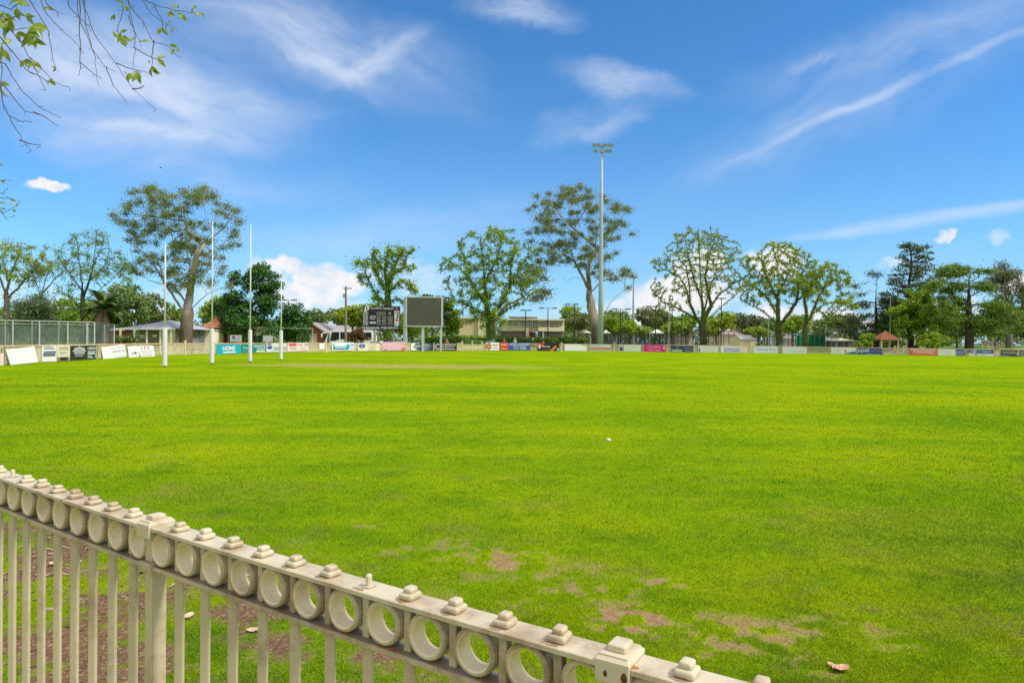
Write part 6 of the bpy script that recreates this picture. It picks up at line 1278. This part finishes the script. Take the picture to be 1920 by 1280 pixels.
for a in (.24, .80):
    w_ = MB().tube([(xf + a * Lb, Y - .03, .5), (xf + a * Lb, Y + .3, .5)], .5, 20).build('wheel', M_tyre, h); MB().tube([(xf + a * Lb, Y - .05, .5), (xf + a * Lb, Y - .032, .5)], .28, 14).build('rim', PC['lgrey'], w_)
MB().tube([(xf + .09 * Lb, Y - .05, zt_ - .5), (xf + .03 * Lb, Y - .25, zt_ - .45), (xf + .0 * Lb, Y - .3, zt_ - .75), (xf + .0 * Lb, Y - .3, zt_ - 1.15)], [.05, .07, .11, .08], 8).build('mirror', M_busw, h)
side('lower_stripe', [(.16, .62), (.16, .72), (.98, .72), (.98, .62)], PC['sky'])
Y = 99.5; h = empty('parked_car', (X(683, Y), Y, 0), 0, 'small white car half hidden behind the bronze shrub', 'car'); xf, xr = X(664, Y), X(694, Y) + 1.6; Lb = 4.0; xf = X(676, Y)
MB().prism([(xf + a * Lb, Y, z_) for a, z_ in ((0, .3), (0, .72), (.04, .85), (.24, .95), (.36, 1.42), (.7, 1.46), (.86, 1.0), (.99, .9), (1, .3))], (0, 1.65, 0)).build('body', M_busw, h, bevel=.05)
MB().prism([(xf + a * Lb, Y - .015, z_) for a, z_ in ((.29, .97), (.38, 1.36), (.53, 1.38), (.53, .97))], (0, .012, 0)).build('window', M_glassv, h); MB().prism([(xf + a * Lb, Y - .015, z_) for a, z_ in ((.55, .97), (.55, 1.38), (.69, 1.39), (.79, 1.0))], (0, .012, 0)).build('window', M_glassv, h)
for a in (.19, .8):
    w_ = MB().tube([(xf + a * Lb, Y - .02, .31), (xf + a * Lb, Y + .2, .31)], .31, 18).build('wheel', M_tyre, h); MB().tube([(xf + a * Lb, Y - .04, .31), (xf + a * Lb, Y - .022, .31)], .19, 12).build('rim', PC['lgrey'], w_)
MB().box(xf - .02, xf + .06, Y + .1, Y + .45, .62, .76).build('headlight', PC['lgrey'], h); MB().box(xf - .02, xf + .06, Y + 1.2, Y + 1.55, .62, .76).build('headlight', PC['lgrey'], h)

# ------------------------------------------------------------------ people standing beyond the fence
SKIN = mat('skin', (.50, .30, .22), .6, .05, 5.)
def person(px, Y, top, shirt, legs, hat, label, face=0., arm=.0):
    zt_ = Z(px, top, Y); k_ = zt_ / 1.74; org = W(px, 640, Y); org.z = 0; root = empty('person', org, face, label, 'person')
    V = []; E_ = []; Rr = []
    def add(p, r, par=None):
        V.append(Vector(p) * k_); Rr.append(r * k_)
        if par is not None: E_.append((par, len(V) - 1))
        return len(V) - 1
    pel = add((0, 0, .92), .13); wa = add((0, 0, 1.10), .115, pel); chs = add((0, 0, 1.32), .14, wa); nk = add((0, 0, 1.46), .06, chs); hd = add((0, -.02, 1.58), .085, nk); add((0, -.02, 1.68), .075, hd)
    for s_ in (-1, 1):
        hp = add((s_ * .09, 0, .84), .095, pel); kn = add((s_ * .10, -.02 + .03 * s_, .48), .065, hp); an = add((s_ * .11, .02 * s_, .09), .042, kn); add((s_ * .12, -.12 + .02 * s_, .035), .036, an)
        sh = add((s_ * .18, 0, 1.39), .062, chs); el = add((s_ * .25, .02, 1.12), .045, sh); wr = add((s_ * (.24 - arm * .1), -.10 - arm * .1, .90 + arm * .22), .032, el); add((s_ * (.23 - arm * .1), -.14 - arm * .1, .83 + arm * .22), .03, wr)
    me = bpy.data.meshes.new('body'); me.from_pydata(V, E_, []); body = link('body', me, [shirt, legs, SKIN], root)
    md = body.modifiers.new('skin', 'SKIN'); md.use_smooth_shade = True
    for i, r_ in enumerate(Rr): me.skin_vertices[0].data[i].radius = (r_, r_ * (.8 if i in (1, 2) else 1))
    me.skin_vertices[0].data[0].use_root = True
    sb = body.modifiers.new('sub', 'SUBSURF'); sb.levels = sb.render_levels = 1
    bpy.context.view_layer.update(); ev = bpy.data.meshes.new_from_object(body.evaluated_get(bpy.context.evaluated_depsgraph_get())); body.modifiers.clear(); body.data = ev; ev.materials.clear()
    for m_ in (shirt, legs, SKIN): ev.materials.append(m_)
    for p_ in ev.polygons:
        c = p_.center / k_; p_.use_smooth = True; p_.material_index = 2 if (c.z > 1.47 or (abs(c.x) > .2 and c.z < 1.1)) else (1 if c.z < .95 else 0)
    mb = MB(); o_ = root.location
    hz = 1.62 * k_
    mb.tube([o_ + Vector((0, -.01, hz)), o_ + Vector((0, -.005, hz + .06 * k_)), o_ + Vector((0, 0, hz + .13 * k_)), o_ + Vector((0, 0, hz + .15 * k_))], [.105 * k_, .10 * k_, .06 * k_, .01], 12)
    if hat is not PC['black']: mb.tube([o_ + Vector((0, -.03, hz - .005)), o_ + Vector((0, -.03, hz + .012))], [.17 * k_, .16 * k_], 14)
    mb.build('hat' if hat is not PC['black'] else 'hair', hat, root, True)
    return root
person(946, 120, 633.0, PC['dgrey'], PC['navy'], PC['black'], 'person in dark red and black top behind the blue board', .3); bpy.data.objects['person'].children[0].data.materials[0] = PC['brown']
person(965.5, 120, 633.5, PC['white'], PC['lgrey'], PC['off'], 'person in white shirt and pale hat before the clubhouse hedge', -.2, .5); person(999, 120, 634.2, PC['dgrey'], PC['black'], PC['white'], 'person in dark top and wide white hat right of the blue board', .1, .8)
person(838, 111, 634.5, PC['orange'], PC['cream'], PC['brown'], 'person in pale orange standing right of the dark screen', .2)

# ------------------------------------------------------------------ branches hanging into the frame from the left
M_twig = mat('twig_bark', (.10, .07, .055), .85, .3, 30.)
def overhang(label, limb, twigs, leaves, Y0, twr=.0019, size=.038):
    root = empty('overhanging_branch', W(*limb[0], Y0), 0, label, 'branch'); mb = MB(); k_ = Y0 / FPX
    mb.tube([W(x_, y_, Y0) for x_, y_ in limb], [.022 - .012 * i / len(limb) for i in range(len(limb))], 7); mb.build('limb', M_twig, root)
    for i, tw in enumerate(twigs):
        mb = MB()
        dy = RNG.uniform(-.35, .35); P_ = [W(x_, y_, Y0 + dy) + Vector((RNG.normal(0, .0015), 0, RNG.normal(0, .0015))) for x_, y_ in tw]
        out = []
        for a, c in zip(P_[:-1], P_[1:]):
            for j in range(4): out.append(a.lerp(c, j / 4) + Vector((RNG.normal(0, .0009), RNG.normal(0, .003), RNG.normal(0, .0009))))
        out.append(P_[-1]); n = len(out); mb.tube(out, [twr * (1.15 - .75 * j / n) for j in range(n)], 5)
        for j in range(4, n, 4):      # side shoots with buds
            d = Vector((RNG.normal(0, 1), RNG.normal(0, .6), -abs(RNG.normal(.6, .6)))).normalized() * RNG.uniform(.006, .028); mb.tube([out[j], out[j] + d * .6, out[j] + d + Vector((0, 0, .003))], [twr * .5, twr * .4, twr * .55], 4)
        mb.build('twig', M_twig, root)
    V = []; F = []
    for x_, y_, n_, s_ in leaves:
        c = W(x_, y_, Y0 + RNG.uniform(-.1, .1))
        for i in range(n_):
            d = Vector((RNG.normal(0, .75), RNG.normal(0, .5), RNG.normal(-.55, .5))).normalized(); sd_ = d.cross(Vector((RNG.normal(0, .4), -1, RNG.normal(0, .4)))).normalized(); up_ = sd_.cross(d); L_ = size * s_ * RNG.uniform(.7, 1.2); o = len(V)
            for t, w_, z_ in ((0, .05, 0), (.2, .55, .05), (.45, .8, .07), (.72, .55, .03), (1, .02, -.08)):
                for s2 in (-1, 0, 1): V.append(c + d * L_ * t + sd_ * L_ * .27 * w_ * s2 + up_ * (L_ * z_ + (abs(s2) * .09 * L_ * w_)))
            for j in range(4):
                for q_ in range(2): a = o + j * 3 + q_; F.append((a, a + 1, a + 4, a + 3))
    me = npmesh('leaves', np.array([tuple(v_) for v_ in V]) - np.array(root.location), np.array(F), 4)
    for p_ in me.polygons: p_.use_smooth = True
    link('leaves', me, LF['spring'], root); return root
q3 = lambda L_: [(a / 3.0475, c / 3.0475) for a, c in L_]
ql = lambda L_: [(a / 3.0475, c / 3.0475, n_, s_) for a, c, n_, s_ in L_]
overhang('spring branch hanging from above at top left with few fresh leaves', [(-90, -60), (20, -50), (120, -30), (220, -25), (300, -18)],
  [q3(t) for t in ([(450, -60), (470, 0), (540, 200), (650, 350), (760, 510), (890, 625)], [(440, -70), (450, 100), (520, 270), (600, 380), (660, 412)], [(600, 380), (650, 490), (725, 580)], [(700, -60), (730, 0), (770, 190), (770, 290), (760, 385)],
   [(720, -50), (740, 40), (820, 130), (870, 235), (960, 265), (1005, 315)], [(800, -50), (815, 0), (860, 80), (940, 130), (1010, 168)], [(810, -50), (830, 5), (900, 35), (1000, 60), (1090, 75), (1160, 80)], [(160, -50), (180, 20), (280, 180), (300, 330), (320, 400)],
   [(200, -80), (270, 80), (350, 170), (430, 240), (480, 300)], [(455, -70), (455, 200), (460, 380), (450, 435)], [(480, -60), (490, 140), (540, 330), (555, 480)], [(770, 270), (870, 330), (935, 350)], [(660, 365), (780, 400), (865, 425)], [(455, 355), (540, 430), (575, 450)], [(690, -60), (700, 60), (670, 180), (690, 230)], [(880, 30), (920, 110), (930, 165)], [(730, 90), (765, 180), (805, 240)], [(880, 230), (870, 330), (870, 390)], [(755, 510), (800, 500), (825, 490)],
   [(230, -60), (265, 20), (320, 70), (335, 90)], [(390, -60), (400, 40), (450, 100), (510, 155)])],
  ql([(690, 185, 2, 1.1), (685, 215, 3, 1.3), (805, 240, 2, .9), (655, 85, 3, .8), (715, 30, 2, .8), (690, 15, 2, .7), (870, 380, 4, 1.2), (900, 335, 2, 1.1), (850, 345, 1, .7), (738, 420, 3, 1.0), (785, 410, 3, 1.3), (925, 160, 3, .9), (960, 135, 2, .9), (1000, 165, 2, .8), (1015, 270, 2, 1.3), (1000, 280, 1, .8), (1105, 45, 2, 1.0), (1140, 76, 2, .9), (1018, 30, 2, .9), (970, 65, 3, .8), (1040, 80, 3, .9), (760, 225, 2, .7), (320, 390, 2, .6), (470, 280, 1, .8), (270, 40, 2, .8), (700, 210, 2, 1.1)]), 2.9)
overhang('leafier drooping branch at the very left top corner', [(-120, -40), (-60, 0), (-30, 60), (-20, 110), (-16, 160)],
  [q3(t) for t in ([(-40, 40), (0, 100), (110, 230), (190, 380), (255, 515)], [(-50, 330), (30, 370), (110, 500), (220, 610), (335, 670)], [(-30, 400), (0, 480), (20, 600), (70, 700), (130, 800), (180, 860)], [(-40, 180), (50, 270), (150, 400), (260, 460), (390, 495)], [(-60, 60), (45, 110), (130, 85), (185, 105)], [(-40, 130), (60, 175), (150, 160), (230, 180)], [(110, 800), (160, 820), (235, 830)], [(50, 660), (110, 690), (180, 693)], [(190, 640), (260, 670), (330, 715)], [(-30, 430), (60, 540), (140, 630), (230, 650)], [(170, 325), (240, 400), (310, 465)], [(-30, 20), (60, 50), (110, 15)], [(-20, 300), (10, 380), (5, 480)])],
  ql([(30, 80, 4, 1.5), (60, 110, 4, 1.4), (85, 55, 3, 1.0), (105, 5, 4, 1.3), (150, 90, 3, 1.5), (160, 180, 4, 1.7), (185, 150, 3, 1.7), (200, 210, 4, 1.7), (215, 230, 3, 1.4), (10, 255, 3, 1.5), (25, 285, 2, 1.2), (60, 170, 4, 1.2), (30, 150, 3, 1.2), (140, 345, 4, 1.2), (190, 355, 4, 1.4), (225, 360, 3, 1.2), (290, 450, 2, 1.1), (0, 490, 3, 1.4), (100, 185, 3, 1.0)]), 2.6)
overhang('small leafy twig entering at the left edge above the lopped tree', [(-70, 340), (-40, 345), (-14, 352)], [[(-20, 350), (4, 339), (12, 338)], [(-20, 352), (2, 372), (18, 372), (30, 378)], [(-20, 360), (4, 400), (24, 390), (38, 378)], [(-20, 365), (10, 410), (28, 404)], [(-16, 352), (4, 365), (14, 352)]],
  [(8, 338, 2, 1.0), (2, 306, 2, .6), (4, 378, 2, .9), (18, 373, 2, .8), (30, 383, 2, .8), (2, 390, 2, .8), (34, 374, 1, .7), (26, 392, 2, .6)], 3.0, .0016, .03)
# ------------------------------------------------------------------ small things
g = G(1141, 826); rt = tag(MB().poly([g + Vector((math.cos(a) * .038 * w_, math.sin(a) * .026 * w_, z_)) for z_, w_ in ((.0, 1), (.03, 1.1), (.045, .6)) for a in np.linspace(0, 2 * math.pi, 9)[:-1]], [(i * 8 + j, i * 8 + (j + 1) % 8, (i + 1) * 8 + (j + 1) % 8, (i + 1) * 8 + j) for i in range(2) for j in range(8)] + [tuple(range(16, 24))]).build('litter', PC['palepink'], None, True, origin=g), 'crumpled pale scrap lying alone far out on the grass', 'litter')
def fallen(px, py, sz, rz, label, m):
    g = G(px, py); V = []; n = 9
    for i in range(n):
        t = i / (n - 1); w_ = math.sin(math.pi * min(1, t * .95 + .03)) * .36 * (1 + .25 * math.sin(9 * t))
        for s_ in (-1, 0, 1): V.append(g + Vector((math.cos(rz) * (t - .5) - math.sin(rz) * w_ * s_, math.sin(rz) * (t - .5) + math.cos(rz) * w_ * s_, 0)) * sz + Vector((0, 0, .012 + sz * (.12 * abs(s_) + .22 * (t - .5) ** 2))))
    o = MB().poly(V, [(i * 3 + j, i * 3 + j + 1, i * 3 + j + 4, i * 3 + j + 3) for i in range(n - 1) for j in range(2)]).build('fallen_leaf', m, None, True, origin=g); tag(o, label, 'leaf'); return o
M_dry = mat('dry_leaf', (.56, .33, .22), .8, .25, 20.)
fallen(1577, 1258, .105, .2, 'curled dry brown leaf on the grass near the bottom right', M_dry); fallen(1560, 1251, .06, 1.8, 'small dry leaf touching the larger curled one', M_dry)
for px, py, lb, rz in ((478, 1186, 'pale dead leaf on bark mulch seen between two pickets', .4), (352, 1160, 'pale curved twig leaf on mulch right of the first post', 1.3), (104, 1060, 'pale dead leaf seen through the leftmost pickets', .1)): fallen(px, py, .10, rz, lb, mat('bleached_leaf', (.58, .42, .32), .8, .2, 20.))
# chips of bark on the mulch (one mass)
def chips():
    n = 5200; x = RNG.uniform(-4.5, 3.2, n); y0 = np.interp(x, _fx, _fy); y = y0 + RNG.uniform(-1.0, 2.6, n); d = dirt(x, y); k_ = (RNG.random(n) < d * 1.1) & (np.hypot(x, y) > .9); x, y = x[k_], y[k_]; n = len(x)
    C = np.stack([x, y, np.full(n, .006)], -1); th = RNG.random(n) * 6.28; l = (.012 + .03 * RNG.random(n) ** 2)[:, None]; w = (.003 + .006 * RNG.random(n))[:, None]
    a = np.stack([np.cos(th), np.sin(th), RNG.normal(0, .2, n)], -1) * l; c = np.stack([-np.sin(th), np.cos(th), RNG.normal(0, .4, n)], -1) * w
    return npmesh('bark_chips', np.stack([C - a - c, C + a - c, C + a + c, C - a + c], 1).reshape(-1, 3), np.arange(4 * n).reshape(-1, 4), 4)
m = leafmat('chip', [(.10, .055, .035), (.22, .13, .085), (.38, .26, .18), (.55, .42, .33)], 0.); tag(link('bark_chips', chips(), m), 'scattered bark chips and dead bits on the bare earth along the iron fence', 'bark chips', kind='stuff')
# bird
Y = 60.; c = W(302, 315, Y); rt = empty('bird', c, .6, 'tiny dark bird flying above the crown of the huge gum', 'bird'); mb = MB(); mb.tube([c + Vector((-.20, 0, 0)), c + Vector((-.1, 0, .0)), c + Vector((.05, 0, .02)), c + Vector((.13, 0, .04)), c + Vector((.19, 0, .03))], [.02, .05, .055, .04, .008], 8); mb.build('body', PC['black'], rt, True)
for s_ in (-1, 1): MB().poly([c + Vector((.06, 0, .03)), c + Vector((-.06, 0, .03)), c + Vector((-.12, s_ * .2, .12)), c + Vector((-.08, s_ * .36, .06)), c + Vector((.03, s_ * .22, .14))], [(0, 1, 2, 3, 4)]).build('wing', PC['black'], rt)
bpy.data.objects['bird'].scale = (.55, .55, .55)
